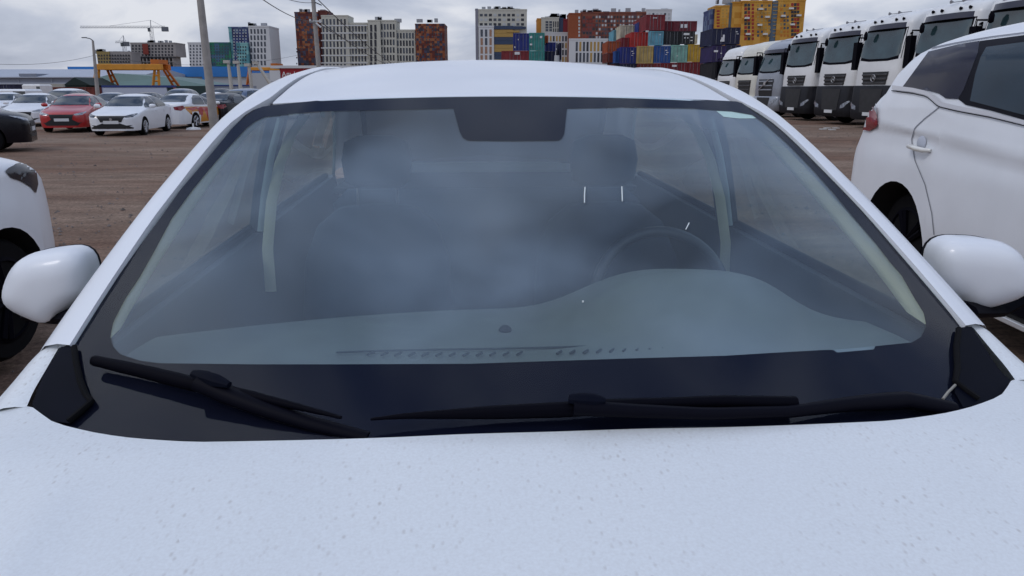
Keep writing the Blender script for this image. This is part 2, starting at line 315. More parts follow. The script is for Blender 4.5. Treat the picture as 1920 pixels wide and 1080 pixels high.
def car_shell(S, cfg_power=3.0, upcut=.30):
    T, B, W = pchip(S['top']), pchip(S['belt']), pchip(S['plan']); Lh = S['L']; st = []
    y = -Lh
    while y < Lh + 1e-6: st.append((y, S['sill'])); y += .055
    st.append((Lh, S['sill'])); st.append((-Lh + .02, S['sill'])); st.append((Lh - .02, S['sill']))
    ar = S['ar']; wr = S['wr']
    st = [q for q in st if all(abs(q[0] - a) > ar + .01 for a in S['axles'])]
    for a in S['axles']:
        for k in range(17):
            c = math.cos(math.pi * k / 16); st.append((a + ar * c, wr + .01 + ar * math.sin(math.pi * k / 16)))
        st += [(a - ar - .002, S['sill']), (a + ar + .002, S['sill'])]
    st = sorted(set(st)); V = []; FR = [0, .12, .26, .42, .58, .74, .88, 1.0] if 'crease' not in S else [i / 26 for i in range(27)]; M = 9; ZCR = pchip(S['crease']) if 'crease' in S else None
    for y, zb in st:
        zt = T(y); zl = min(B(y), zt - .03); wm_ = W(y); half = [(0, zb), (wm_ * .8, zb)]
        for f_ in FR:
            z = zb + (zl - zb) * f_; du = 0
            if ZCR: q_ = min(1, max(0, (z - ZCR(y) + .035) / .045)); q_ = q_ * q_ * (3 - 2 * q_); du = .020 * q_ * max(0, 1 - max(0, z - ZCR(y)) / .22)
            half.append((wm_ * SF(z / S['zs']) + du, z))
        wt = wm_ * SF(zl / S['zs']); hgt = zt - zl; tum = S.get('tum', .30) * min(1, hgt / .5); p = S.get('pw', 3.4) if hgt > .3 else 2.6
        for k in range(1, M + 1):
            a = math.pi / 2 * k / M; sz = math.sin(a) ** (2 / p) if k < M else 1; cx = max(0, math.cos(a)) ** (2 / p)
            half.append((wt * cx * (1 - tum * sz * .75), zl + hgt * sz))
        n = len(half); ring = [(x, y, z) for x, z in half] + [(-x, y, z) for x, z in reversed(half[1:-1])]; V.append(ring)
    n = len(V[0]); nh = len(half); vs = [v for r in V for v in r]; fs = []; fm = []
    for k in range(len(V) - 1):
        for i in range(n):
            j = (i + 1) % n; fs.append((k * n + i, k * n + j, (k + 1) * n + j, (k + 1) * n + i))
            fm.append(1 if i in (0, 1, n - 1, n - 2) else 0)
    fs.append(tuple(range(n))); fm.append(0); fs.append(tuple((len(V) - 1) * n + i for i in range(n - 1, -1, -1))); fm.append(0)
    return vs, fs, fm
def make_wheel(name, r, wd, parent, x, y, sgn, spokes=5, rimm=None):
    m = MB(); prof = [(r * .66, -wd / 2), (r * .93, -wd / 2), (r, -wd * .32), (r, wd * .32), (r * .93, wd / 2), (r * .66, wd / 2)]; n = 28
    m.rings([[Vector((px_, rr * math.cos(2 * math.pi * k / n), rr * math.sin(2 * math.pi * k / n))) for k in range(n)] for rr, px_ in prof], cap=True)
    t = m.build(name, RUB, parent, 40); t.location = (x, y, r)
    q = MB(); fx = sgn * wd * .5
    q.rings([[Vector((fx + o_ * sgn, rr * math.cos(2 * math.pi * k / n), rr * math.sin(2 * math.pi * k / n))) for k in range(n)] for rr, o_ in ((r * .70, .004), (r * .64, .012), (r * .60, -.02))], cap=False)
    for k in range(spokes):
        a = 2 * math.pi * k / spokes; ca, sa = math.cos(a), math.sin(a)
        for da in ((-.13, .13) if spokes <= 6 else (0,)):
            e1 = Vector((fx + .004 * sgn, r * .14 * math.cos(a + da * 2), r * .14 * math.sin(a + da * 2))); e2 = Vector((fx + .006 * sgn, r * .63 * math.cos(a + da), r * .63 * math.sin(a + da)))
            q.tube([e1, e2], [r * .055, r * .075], 6)
    q.cyl((fx - .01, 0, 0), r * .17, .02 * sgn + .01, 'x', 14)
    q.build('rim', rimm or ALLOY, t, 40)
    return t
def build_car(name, S, paint, loc, rz, label, cat='car', group=None, lamp=LAMP, grille='bar', detail=True, plate=True, spokes=5, handles=True, glass=None, tail=None, rimm=None, inset=0):
    glass = glass or WGLASS
    root = empty(name, loc, rz, label, cat, group); vs, fs, fm = car_shell(S)
    body = mobj('body', vs, fs, paint, root, 35, [paint, DARK], fm); bvh = BVHTree.FromPolygons([Vector(v) for v in vs], fs)
    Lh = S['L']; cx = S is not SEDAN; h = .1 if cx else 0
    patch(S['ws'], fromF, bvh, .014, .07, 'windshield', glass, root); patch(S['rw'], fromB, bvh, .014, .07, 'rear_window', glass, root)
    for pl in S['sw']:
        patch(pl, fromR, bvh, .012, .07, 'side_window', glass, root); patch(pl, fromL, bvh, .012, .07, 'side_window', glass, root)
    if detail:
        for sg in (1, -1):
            patch([(sg * x, z + h * 1.6) for x, z in ((.42, .70), (.55, .735), (.80, .80), (.815, .76), (.72, .675), (.5, .655))], fromF, bvh, .008, .06, 'headlight', lamp, root)
            patch([(sg * x, z + h * 1.2) for x, z in ((.40, .92), (.76, .97), (.80, .86), (.70, .76), (.44, .80))], fromB, bvh, .008, .06, 'tail_light', tail or TAIL, root)
        g = patch([(x, z + h * 1.5) for x, z in ((-.42, .66), (-.36, .50), (.36, .50), (.42, .66))], fromF, bvh, .01, .08, 'grille', GRILLE, root)
        patch([(x, z + h) for x, z in ((-.70, .40), (-.45, .29), (.45, .29), (.70, .40), (.35, .37), (-.35, .37))], fromF, bvh, .01, .1, 'bumper_vent', GRILLE, root)
        if plate:
            for fc, yy in ((fromF, -1), (fromB, 1)):
                MB().box(-.26, .26, yy * (Lh + .012) - .008, yy * (Lh + .012) + .008, .44 + h, .55 + h).build('number_plate', PLATEM, root)
    for sg in (1, -1):
        for a in S['axles']: make_wheel('wheel', S['wr'], .21, root, sg * (S['plan'][4][1] - .115 - inset), a, sg, spokes, rimm)
        # door mirror
        m = MB(); c = Vector((sg * (S['plan'][4][1] + .10), S['sw'][0][0][0] + .16, S['zs'] + .04)); RR = []
        for k in range(9):
            a = math.pi * k / 8; rr = max(.02, math.sin(a)) ** .6
            RR.append([c + Vector((sg * (-math.cos(a)) * .12, math.cos(2 * math.pi * j / 12) * .05 * rr, math.sin(2 * math.pi * j / 12) * .075 * rr)) for j in range(12)])
        m.rings(RR).build('mirror', paint, root, 60)
        if handles:
            for yy in ((.02, .98) if not cx else (.0, .92)):
                o, d = (fromR if sg > 0 else fromL)(yy, S['zs'] * .86); hh = bvh.ray_cast(o, d)
                if hh[0]: p = hh[0]; MB().tube([p + Vector((sg * .012, -.09, 0)), p + Vector((sg * .03, -.06, 0)), p + Vector((sg * .03, .06, 0)), p + Vector((sg * .012, .09, 0))], .012, 6).build('door_handle', paint, root, 60)
    return root, bvh
# ================================================================== foreground car (seen over its bonnet)
PSI = math.atan2(.0997, 1.459); FO = (.0455, 1.026)
fg = empty('parked_car', (FO[0], FO[1], 0), PSI, 'white sedan filling the frame, its windscreen, wipers and dusty bonnet nearest the camera', 'car')
_c, _s = math.cos(PSI), math.sin(PSI)
def L3(X, Y, Z): dx, dy = X - FO[0], Y - FO[1]; return Vector((dx * _c + dy * _s, -dx * _s + dy * _c, Z))
def lray(px, py):
    d = ray(px, py); return L3(0, 0, CH), Vector((d.x * _c + d.y * _s, -d.x * _s + d.y * _c, d.z))
def hitF(px, py, Fn, a=.4, b=3.2):
    o, d = lray(px, py); n = 60; pt = a; pv = Fn(o + d * a)
    for i in range(1, n + 1):
        t = a + (b - a) * i / n; v = Fn(o + d * t)
        if v * pv <= 0:
            lo, hi = pt, t
            for _ in range(30):
                m = (lo + hi) / 2
                if Fn(o + d * m) * pv <= 0: hi = m
                else: lo = m
            return o + d * lo
        pt, pv = t, v
    return o + d * b
def WS(off=0): return lambda p: p.y - (-.15 + (p.z - 1.06) * 2.2 + .28 * p.x * p.x) - off
def surfpatch(polys, Fn, step, name, m, parent, flipz=True, th=0):
    V = []; Fc = []
    for poly in polys:
        bm = bmesh.new(); bm.faces.new([bm.verts.new((p[0], p[1], 0)) for p in poly]); bmesh.ops.triangulate(bm, faces=bm.faces[:])
        for ax in (0, 1):
            lo = math.floor(min(p[ax] for p in poly) / step) * step; hi = max(p[ax] for p in poly); k = lo + step
            while k < hi:
                co = [0, 0, 0]; no = [0, 0, 0]; co[ax] = k; no[ax] = 1
                bmesh.ops.bisect_plane(bm, geom=bm.verts[:] + bm.edges[:] + bm.faces[:], plane_co=co, plane_no=no); k += step
        bm.verts.index_update(); b0 = len(V)
        V += [hitF(v.co.x, v.co.y, Fn) for v in bm.verts]
        for f in bm.faces:
            ids = [b0 + v.index for v in f.verts]; nn = sum(((V[ids[q - 1]] - V[ids[0]]).cross(V[ids[q]] - V[ids[0]]) for q in range(2, len(ids))), Vector())
            if nn.length < 1e-10: continue
            if nn.y > 0: ids.reverse()
            Fc.append(ids)
        bm.free()
    return mobj(name, V, Fc, m, parent, smooth=180)
GL = [(136, 649), (160, 610), (188, 565), (220, 520), (260, 464), (300, 410), (339, 355), (393, 292), (434, 242), (458, 217), (475, 206), (492, 200), (511, 197)]
GT = [(595, 188.5), (681, 184), (820, 181), (955, 180), (1080, 180.5), (1200, 182), (1300, 186), (1381, 190)]
GR = [(1400, 196), (1418, 207), (1437, 220), (1520, 289), (1567, 340), (1629, 400), (1682, 461), (1743, 534), (1772, 575), (1800, 612)]
GB = [(1850, 690), (1894, 712), (1840, 757), (1762, 780), (1652, 792), (1355, 806), (1100, 812), (880, 817), (650, 823), (400, 828), (300, 824), (200, 817), (100, 793), (61, 760), (110, 690)]
IL = [(225, 664), (212, 650), (207, 632), (212, 605), (235, 560), (262, 520), (290, 470), (322, 410), (362, 355), (410, 297), (440, 264), (462, 240), (479, 227), (497, 219), (531, 215)]
IT = [(595, 209), (681, 207), (756, 205), (850, 203), (857, 228), (863, 250), (868, 258), (877, 263), (960, 264), (1047, 263), (1054, 259), (1058, 250), (1063, 203), (1167, 201), (1300, 203), (1370, 208)]
IR = [(1410, 215), (1432, 230), (1475, 268), (1520, 314), (1561, 360), (1604, 412), (1641, 455), (1667, 490), (1690, 516), (1715, 560), (1732, 587), (1737, 612), (1727, 632), (1710, 642)]
IB = [(1641, 649), (1639, 655), (1570, 661), (1562, 656), (1547, 656), (1440, 662), (1360, 667), (1180, 672), (1030, 677), (880, 682), (640, 683), (480, 683), (300, 681), (262, 676)]
wsg = surfpatch([GL + GT + GR + GB], WS(0), 45, 'windshield', GLASS, fg)
fb = lambda a, b: a + b[::-1]
frit = surfpatch([fb(GL, [IL[0]] + IL[:]) if 0 else GL + [(511, 197)][:0] + [IL[-1]] + IL[:-1][::-1] + [(110, 690)][:0],
                  [GL[-1]] + GT + [GR[0], IR[0], (1370, 208), (1300, 203), (1167, 201), (1063, 203), (850, 203), (756, 205), (681, 207), (595, 209)] + [IL[-1]],
                  [(850, 202.9), (1063, 202.9), (1058, 250), (1054, 259), (1047, 263), (960, 264), (877, 263), (868, 258), (863, 250)],
                  [GR[0]] + GR[1:] + [IR[-1]] + IR[:-1][::-1],
                  [GL[0], IL[0]] + IB[::-1] + [IR[-1], GR[-1]] + GB], WS(.004), 45, 'black_print_band', FRITM, wsg)
surfpatch([IL[1:] + [(595, 209), (681, 207), (756, 205), (850, 203), (1063, 203), (1167, 201), (1300, 203), (1370, 208)] + IR + IB + [IL[0]]], WS(.010), 45, 'reflection_haze_pane', FILM, wsg)
mk_ = MB()
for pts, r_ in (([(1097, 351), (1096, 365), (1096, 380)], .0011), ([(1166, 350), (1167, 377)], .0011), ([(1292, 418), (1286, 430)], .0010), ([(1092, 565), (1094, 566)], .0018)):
    MB().tube([hitF(x, y, WS(-.003)) for x, y in pts], r_, 6).build('white_stroke', mat('stroke white', (.75, .80, .78), .8), wsg)  # bright ticks drawn as white strokes on the glass, two over the headrest posts
# corner fillers
surfpatch([[(115, 650), (136, 649), (141, 665), (147, 700), (158, 732), (172, 754), (155, 768), (132, 794), (100, 790), (66, 775), (60, 757), (70, 730), (85, 695)]], WS(-.012), 25, 'cowl_corner', PLAST2, fg)
surfpatch([[(1801, 614), (1822, 612), (1852, 660), (1870, 688), (1883, 703), (1894, 712), (1890, 728), (1870, 745), (1840, 757), (1806, 764), (1790, 735), (1796, 700), (1797, 660)]], WS(-.012), 25, 'cowl_corner', PLAST2, fg)
# seals along the corner fillers
for pts in ([(139, 650), (143, 680), (150, 712), (160, 738), (172, 752), (150, 772), (128, 790)], [(1798, 616), (1793, 650), (1795, 690), (1791, 715), (1812, 732), (1835, 748)]):
    MB().tube([hitF(x, y, WS(-.016)) for x, y in pts], .0045, 6).build('seal', RUB, fg, 60)
MB().tube([hitF(x, y, WS(-.014)) for x, y in ((1768, 748), (1778, 735), (1791, 722))], .0022, 6).build('spray_hose', mat('pale scuff', (.30, .28, .24), .5), fg, 60)
# bonnet + front fenders + sides ------------------------------------------------
ED = pchip([(0, -.142), (.11, -.141), (.225, -.143), (.44, -.137), (.53, -.122), (.58, -.107), (.62, -.09), (.67, -.063), (.70, -.036), (.726, -.010), (.737, .004), (.80, .006)])
ZN = pchip([(-1.35, .66), (-1.31, .74), (-1.2, .82), (-1.0, .90), (-.75, .965), (-.45, 1.027), (-.25, 1.053), (-.14, 1.068), (.1, 1.075)])
WN = pchip([(-1.35, .55), (-1.28, .70), (-1.1, .82), (-.9, .88), (-.6, .94), (-.2, .985), (0, 1.0)])
def zh(u, w_): a = abs(u); return ZN(w_) - .006 * (a / .74) ** 2 - .014 * max(0, (a - .70) / .1) ** 2 + .006 * math.exp(-((a - .60 - .0 * w_) / .03) ** 2) * min(1, max(0, (-w_ - .16) / .12))
US = [i * .80 / 32 for i in range(-32, 33)]; us2 = []
for u in US: us2.append(math.copysign(min(.8, abs(u)), u))
rows = 30; V = []; 
for j in range(rows + 1):
    f_ = (j / rows) ** 1.5
    for u in us2:
        w0 = ED(abs(u)); w1 = -1.35 + .25 * (abs(u) / .8) ** 4; ww = w0 + (w1 - w0) * f_
        if j == 0: V.append((u, w0 + .004, zh(u, w0) - .018 * min(1, max(0, (.76 - abs(u)) / .03)) - .001))
        else:
            ff = ((j - 1) / (rows - 1)) ** 1.5; ww = w0 + (w1 - w0) * ff
            uu = u * (WN(ww) if ff > .02 else 1) / 1.0
            V.append((uu, ww, zh(u, ww)))
nu = len(us2); Fc = [(j * nu + i, (j + 1) * nu + i, (j + 1) * nu + i + 1, j * nu + i + 1) for j in range(rows) for i in range(nu - 1)]
mobj('bonnet', V, Fc, HOODP, fg, smooth=50)
# cowl gap seal under the bonnet edge
MB().tube([Vector((u, ED(abs(u)) + .012, zh(u, ED(abs(u))) - .022)) for u in [i * .7 / 16 for i in range(-16, 17)]], .008, 6).build('bonnet_seal', RUB, fg, 60)
AX = (-.55, 2.05); AR = .36
def arch(w_):
    for a in AX:
        if abs(w_ - a) <= AR: return .33 + math.sqrt(max(0, AR * AR - (w_ - a) ** 2))
    return .2
wst = sorted(set([-1.33 + .06 * i for i in range(23)] + [0, .006] + [.05, .1, .157] + [.2 + .07 * i for i in range(41)] + [a + AR * math.cos(math.pi * k / 12) for a in AX for k in range(13)] + [a + sg * (AR + .003) for a in AX for sg in (1, -1)]))
ZSH = pchip([(-1.35, .62), (-1.2, .78), (-.9, .895), (-.45, 1.0), (0, 1.052), (.08, 1.072), (.157, 1.098), (.3, 1.06), (1, 1.075), (2, 1.09), (3.05, 1.05)])
USH = pchip([(-1.35, .44), (-1.28, .56), (-1.1, .66), (-.9, .70), (-.6, .752), (-.2, .788), (0, .80), (.157, .79), (.3, .80), (2, .79), (2.8, .74), (3.05, .64)])
WB = pchip([(-1.35, .5), (-1.28, .64), (-1.1, .78), (-.9, .83), (-.6, .86), (0, .873), (2.2, .873), (2.8, .83), (2.98, .76), (3.05, .64)])
for sg in (-1, 1):
    V = []
    for w_ in wst:
        zt, ut, wb, zb = ZSH(w_), USH(w_), WB(w_), arch(w_); c = []
        for k in range(5):
            a = k / 4; c.append((ut + (wb - .008 - ut) * a, zt - .13 * a ** .8))
        for f_ in (.15, .35, .55, .8, 1): z = (zt - .13) + (zb - zt + .13) * f_; c.append((wb * SF(z / 1.05) * 1.0, z))
        V += [(sg * x, w_, z) for x, z in c]
    n = 10; fs = [(j * n + i, j * n + i + 1, (j + 1) * n + i + 1, (j + 1) * n + i) for j in range(len(wst) - 1) for i in range(n - 1)]
    if sg > 0: fs = [f[::-1] for f in fs]
    mobj('side_panel', V, fs, WHITE, fg, smooth=40)
    # fender strip beside the cowl corner
    inn = [(.737, -.006, 1.0635), (.745, .03, 1.0735), (.749, .07, 1.086), (.752, .125, 1.107), (.724, .120, 1.116)]
    outr = [(.799, -.006, 1.0495), (.801, .04, 1.060), (.800, .08, 1.071), (.798, .125, 1.086), (.792, .162, 1.098)]
    A_, B_ = resample(inn, 12), resample(outr, 12); V = []
    for a, b_ in zip(A_, B_):
        for k in range(5): f_ = k / 4; p = a.lerp(b_, f_); V.append((sg * p.x, p.y, p.z + .007 * math.sin(math.pi * f_)))
    fs = [(j * 5 + i, j * 5 + i + 1, (j + 1) * 5 + i + 1, (j + 1) * 5 + i) for j in range(11) for i in range(4)]
    mobj('fender', V, fs if sg < 0 else [f[::-1] for f in fs], HOODP, fg, smooth=180)
    for a in AX: make_wheel('wheel', .31, .2, fg, sg * .755, a, sg, 5)
fb_ = MB(); fb_.rings([[Vector((-.5, -1.345, .62)), Vector((.5, -1.345, .62)), Vector((.5, -1.345, .64)), Vector((-.5, -1.345, .64))], [Vector((-.5, -1.36, .22)), Vector((.5, -1.36, .22)), Vector((.5, -1.33, .22)), Vector((-.5, -1.33, .22))]])
fb_.build('front_bumper', WHITE, fg)
MB().box(-.8, .8, -1.2, 3.0, .2, .26).build('underbody', DARK, fg)
# pillars and roof rails -------------------------------------------------------
CA = [(.7225, .106, 1.1115), (.718, .2, 1.155), (.713, .267, 1.187), (.702, .425, 1.258), (.687, .52, 1.303), (.668, .633, 1.36), (.650, .72, 1.402), (.632, .783, 1.433), (.608, .817, 1.453), (.575, .838, 1.466),
      (.572, 1.0, 1.497), (.57, 1.2, 1.527), (.566, 1.6, 1.562), (.56, 2.0, 1.572), (.55, 2.3, 1.555), (.555, 2.55, 1.42), (.58, 2.8, 1.24), (.60, 2.92, 1.13)]
CB = [(.792, .140, 1.0935), (.783, .235, 1.14), (.776, .308, 1.174), (.757, .46, 1.249), (.738, .565, 1.302), (.710, .69, 1.366), (.694, .775, 1.405), (.677, .84, 1.436), (.662, .90, 1.462), (.648, .945, 1.482),
      (.636, 1.06, 1.503), (.622, 1.25, 1.527), (.614, 1.6, 1.556), (.606, 2.0, 1.568), (.60, 2.32, 1.548), (.64, 2.6, 1.40), (.70, 2.9, 1.20), (.735, 3.0, 1.10)]
CD = [(.742, .26, 1.098), (.737, .33, 1.135), (.732, .39, 1.165), (.718, .55, 1.235), (.705, .65, 1.285), (.688, .76, 1.338), (.678, .84, 1.37), (.668, .91, 1.395), (.660, .98, 1.415), (.654, 1.05, 1.432),
      (.650, 1.15, 1.448), (.646, 1.3, 1.466), (.642, 1.6, 1.49), (.640, 1.95, 1.49), (.645, 2.2, 1.46), (.66, 2.35, 1.38), (.69, 2.5, 1.24), (.72, 2.6, 1.10)]
NP = 60; RA, RB, RD = resample(CA, NP), resample(CB, NP), None
def matchres(c):        # resample with the same parameter as CA
    L0 = [0]
    for a, b_ in zip(CA, CA[1:]): L0.append(L0[-1] + (Vector(b_) - Vector(a)).length)
    o = []
    for k in range(NP):
        s = L0[-1] * k / (NP - 1); i = max(j for j in range(len(CA) - 1) if L0[j] <= s + 1e-9); f_ = min(1, (s - L0[i]) / (L0[i + 1] - L0[i])); o.append(Vector(c[i]).lerp(Vector(c[i + 1]), f_))
    return o
def smooth3(c, n=2):
    for _ in range(n): c = [c[0]] + [(c[i - 1] + c[i] * 2 + c[i + 1]) / 4 for i in range(1, len(c) - 1)] + [c[-1]]
    return c
RB, RD = smooth3(matchres(CB)), smooth3(matchres(CD)); RA = smooth3(RA, 1)
for sg in (-1, 1):
    V = []
    for a, b_, d_ in zip(RA, RB, RD):
        out_ = Vector((.02, .02, -.035)); cpt = b_.lerp(d_, .45) + Vector((.022, .0, 0))
        prof = [a + Vector((0, .01, -.012)), a + Vector((.002, 0, .006)), a.lerp(b_, .35) + Vector((0, -.004, .012)), a.lerp(b_, .7) + Vector((.002, -.004, .011)), b_ + Vector((0, 0, .0)), b_.lerp(cpt, .5) + Vector((.006, 0, .003)), cpt, d_ + Vector((.014, 0, 0)), d_]
        V += [(sg * p.x, p.y, p.z) for p in prof]
    n = 9; fs = [(j * n + i, j * n + i + 1, (j + 1) * n + i + 1, (j + 1) * n + i) for j in range(NP - 1) for i in range(n - 1)]
    mobj('roof_rail', V, fs if sg < 0 else [f[::-1] for f in fs], WHITE, fg, smooth=50)
    # inner pillar trim
    V = []; k1 = 30
    for kk_, (a, d_) in enumerate(list(zip(RA, RD))[:k1]):
        for f_ in (0, .33, .66, 1):
            p = (a + Vector((-.004, .022, -.02))).lerp(d_ + Vector((-.006, .06 * min(1, (k1 - kk_) / 10), -.0)), f_) + Vector((-.018 * math.sin(math.pi * f_), 0, 0)); V.append((sg * p.x, p.y, p.z))
    mobj('pillar_trim', V, [(j * 4 + i, j * 4 + i + 1, (j + 1) * 4 + i + 1, (j + 1) * 4 + i) for j in range(k1 - 1) for i in range(3)], TRIM, fg, smooth=180)
    # side glass below the window line curve
    V = []; idx = [k for k in range(0, NP)]
    for k in idx:
        d_ = RD[k]; bz = 1.065 + .012 * d_.y; bu = .765
        V += [(sg * d_.x, d_.y, d_.z), (sg * (d_.x + bu) / 2 + sg * .006, d_.y, (d_.z + bz) / 2), (sg * bu, d_.y, bz)]
    mobj('side_window', V, [(j * 3 + i, j * 3 + i + 1, (j + 1) * 3 + i + 1, (j + 1) * 3 + i) for j in range(len(idx) - 1) for i in range(2)], SIDEG, fg, smooth=180)
    # window sill strip and door inner panel
    pts = [Vector((sg * .765, y_, 1.066 + .012 * y_)) for y_ in (.22, .6, 1.0, 1.4, 1.8, 2.2, 2.6)]
    MB().tube(pts, .014, 8).build('window_seal', PLAST, fg, 60)
    V = []
    for y_ in [.15 + .15 * i for i in range(18)]: V += [(sg * .79, y_, 1.062 + .012 * y_), (sg * .735, y_, 1.058 + .012 * y_), (sg * .715, y_, .95), (sg * .70, y_, .7), (sg * .72, y_, .3)]
    mobj('door_panel', V, [(j * 5 + i, j * 5 + i + 1, (j + 1) * 5 + i + 1, (j + 1) * 5 + i) for j in range(17) for i in range(4)], DASH2, fg, smooth=60)
    # B pillar and belt
    bpil = MB(); bpil.rings([[Vector((sg * (u + du), w_ + dw, z)) for du, dw in ((-.03, -.055), (.008, -.05), (.008, .05), (-.03, .055))] for u, w_, z in ((.765, 1.32, 1.06), (.735, 1.31, 1.2), (.70, 1.29, 1.33), (.655, 1.27, 1.45))])
    bpil.build('door_pillar', mat('dark pillar trim', (.05, .06, .075), .7), fg, 40)
    s_ = MB()
    s_.rings([[Vector((sg * (u + du), w_ + dw, z)) for du, dw in ((-.016, .004), (0, -.003), (.016, .004), (0, .006))] for u, w_, z in ((.675, 1.10, .93), (.682, 1.13, 1.05), (.672, 1.18, 1.18), (.648, 1.22, 1.29), (.615, 1.25, 1.37), (.575, 1.27, 1.425))])
    s_.build('seat_belt', BELT, fg, 60)
    g_ = MB(); g_.rings([[Vector((sg * (u + du), w_ + dw, z)) for du, dw in ((-.011, .003), (0, -.003), (.011, .003), (0, .005))] for u, w_, z in ((.715, 1.20, 1.09), (.695, 1.2, 1.2), (.665, 1.2, 1.32), (.63, 1.2, 1.42))])
    g_.build('pale_strip', mat('pale blue strip', (.36, .42, .44), .6), fg, 60)  # narrow pale strip added beside the door pillar
# roof panel -------------------------------------------------------------------
ZC = pchip([(.78, 1.484), (.9, 1.507), (1.0, 1.526), (1.2, 1.557), (1.4, 1.579), (1.6, 1.593), (1.9, 1.602), (2.1, 1.598), (2.35, 1.572)])
def roofz(a, w_): return ZC(w_ - .055 * a * a) - (.017 + .013 * min(1, max(0, (w_ - .8) / .8))) * a * a
V = []; na, nb = 33, 40; AS = [math.sin(math.pi / 2 * (2 * i / (na - 1) - 1)) for i in range(na)]
for j in range(nb):
    for a in AS:
        wh = .783 + .055 * a * a; ue = .562 - .012 * max(0, (j / nb - .6)); f_ = max(0, (j - 2) / (nb - 3)); w_ = wh + (2.33 - wh) * f_
        dz = (-.016, -.003, 0)[j] if j < 3 else 0; dw = (.004, .0, .006)[j] if j < 3 else 0
        V.append((a * ue, w_ + dw, roofz(a, w_) + dz + .002))
fs = [(j * na + i, j * na + i + 1, (j + 1) * na + i + 1, (j + 1) * na + i) for j in range(nb - 1) for i in range(na - 1)]
mobj('roof', V, fs, WHITE, fg, smooth=50)
for sg in (-1, 1):
    MB().tube([Vector((sg * .567, w_, roofz(1, w_) - .007)) for w_ in [.85 + .06 * i for i in range(25)]], .005, 6).build('roof_ditch_strip', mat('grey sealing strip', (.10, .105, .12), .6), fg, 60)
MB().tube([Vector((a * .57, .783 + .055 * a * a - .002, 1.484 - .017 * a * a - .012)) for a in [i / 16 for i in range(-16, 17)]], .006, 6).build('header_seal', RUB, fg, 60)
V = [(x * .56, .80 + .055 * x * x + (2.3 - .80) * j / 8, roofz(x, .80 + .055 * x * x + (2.3 - .80) * j / 8) - .022) for j in range(9) for x in (-1.1, -.8, -.5, -.2, .2, .5, .8, 1.1)]
mobj('headliner', V, [(j * 8 + i, (j + 1) * 8 + i, (j + 1) * 8 + i + 1, j * 8 + i + 1) for j in range(8) for i in range(7)], HEADL, fg, smooth=180)
V = []
for j in range(8):
    f_ = j / 7; w_ = 2.34 + .60 * f_; z = 1.566 - .44 * f_ ** 1.1
    for a in (-1, -.5, 0, .5, 1): V.append((a * (.555 + .05 * f_), w_ - .06 * a * a, z - .01 * a * a))
mobj('rear_window', V, [(j * 5 + i, j * 5 + i + 1, (j + 1) * 5 + i + 1, (j + 1) * 5 + i) for j in range(7) for i in range(4)], REARG, fg, smooth=180)
m = MB(); m.rings([[Vector((-.62, 2.9, 1.13)), Vector((.62, 2.9, 1.13)), Vector((.62, 2.92, 1.10)), Vector((-.62, 2.92, 1.10))], [Vector((-.7, 3.06, 1.08)), Vector((.7, 3.06, 1.08)), Vector((.7, 3.04, .3)), Vector((-.7, 3.04, .3))]])
m.build('boot_lid', WHITE, fg, 40)
# dashboard --------------------------------------------------------------------
V = []; nu_, nw_ = 61, 22
for j in range(nw_ + 3):
    for i in range(nu_):
        u = -.715 + 1.43 * i / (nu_ - 1); wr_ = .70 - .62 * abs(u) ** 2.1; f_ = min(1, j / (nw_ - 1)); w_ = .02 + (wr_ - .02) * f_
        z = .985 + .10 * abs(u) ** 2.2 + .012 * math.sin(math.pi * f_)
        g_ = math.exp(-abs((u - .37) / .235) ** 3.2); s_ = max(0, (w_ - .30) / .25); s_ = min(1, s_); s_ = s_ * s_ * (3 - 2 * s_); z += .124 * g_ * s_
        w_ += -.10 * g_ * (f_ ** 3)
        if j >= nw_: q_ = j - nw_ + 1; z -= .012 * q_ if q_ == 1 else .12 * q_; w_ += .008 * min(q_, 1) - .02 * (q_ - 1)
        V.append((u, w_, z))
mobj('dashboard', V, [(j * nu_ + i, j * nu_ + i + 1, (j + 1) * nu_ + i + 1, (j + 1) * nu_ + i) for j in range(nw_ + 2) for i in range(nu_ - 1)], DASH, fg, smooth=50)
dv = MB()
for i in range(26):
    if i in (12, 13): continue
    u = -.30 + i * .026; dv.tube([Vector((u, .325, 1.003 + .1 * abs(u) ** 2.2)), Vector((u + .011, .34, 1.003 + .1 * abs(u) ** 2.2))], .0028, 5)
dv.tube([Vector((u, .365 - .03 * abs(u / .36) ** 3, 1.0025 + .1 * abs(u) ** 2.2)) for u in [-.36 + .72 * i / 16 for i in range(17)]], .0022, 5)
dv.build('defroster_vent', mat('vent black', (.03, .04, .05), .8), fg)
m = MB(); m.rings([[hitF(947, 620, lambda p: p.z - .997) + Vector((r_ * math.cos(k * .628), r_ * math.sin(k * .628), z_)) for k in range(10)] for r_, z_ in ((.014, 0), (.013, .006), (.007, .011))]); m.build('light_sensor', PLAST, fg, 60)
m = MB(); m.rings([[Vector((0 + .38 + (.06 - t_ * .02) * math.cos(k * .785) * 0 + x_, .58 + .0 * k, .9))for k, x_ in enumerate((0,))] * 3 for t_ in (0, 1)]) if 0 else None
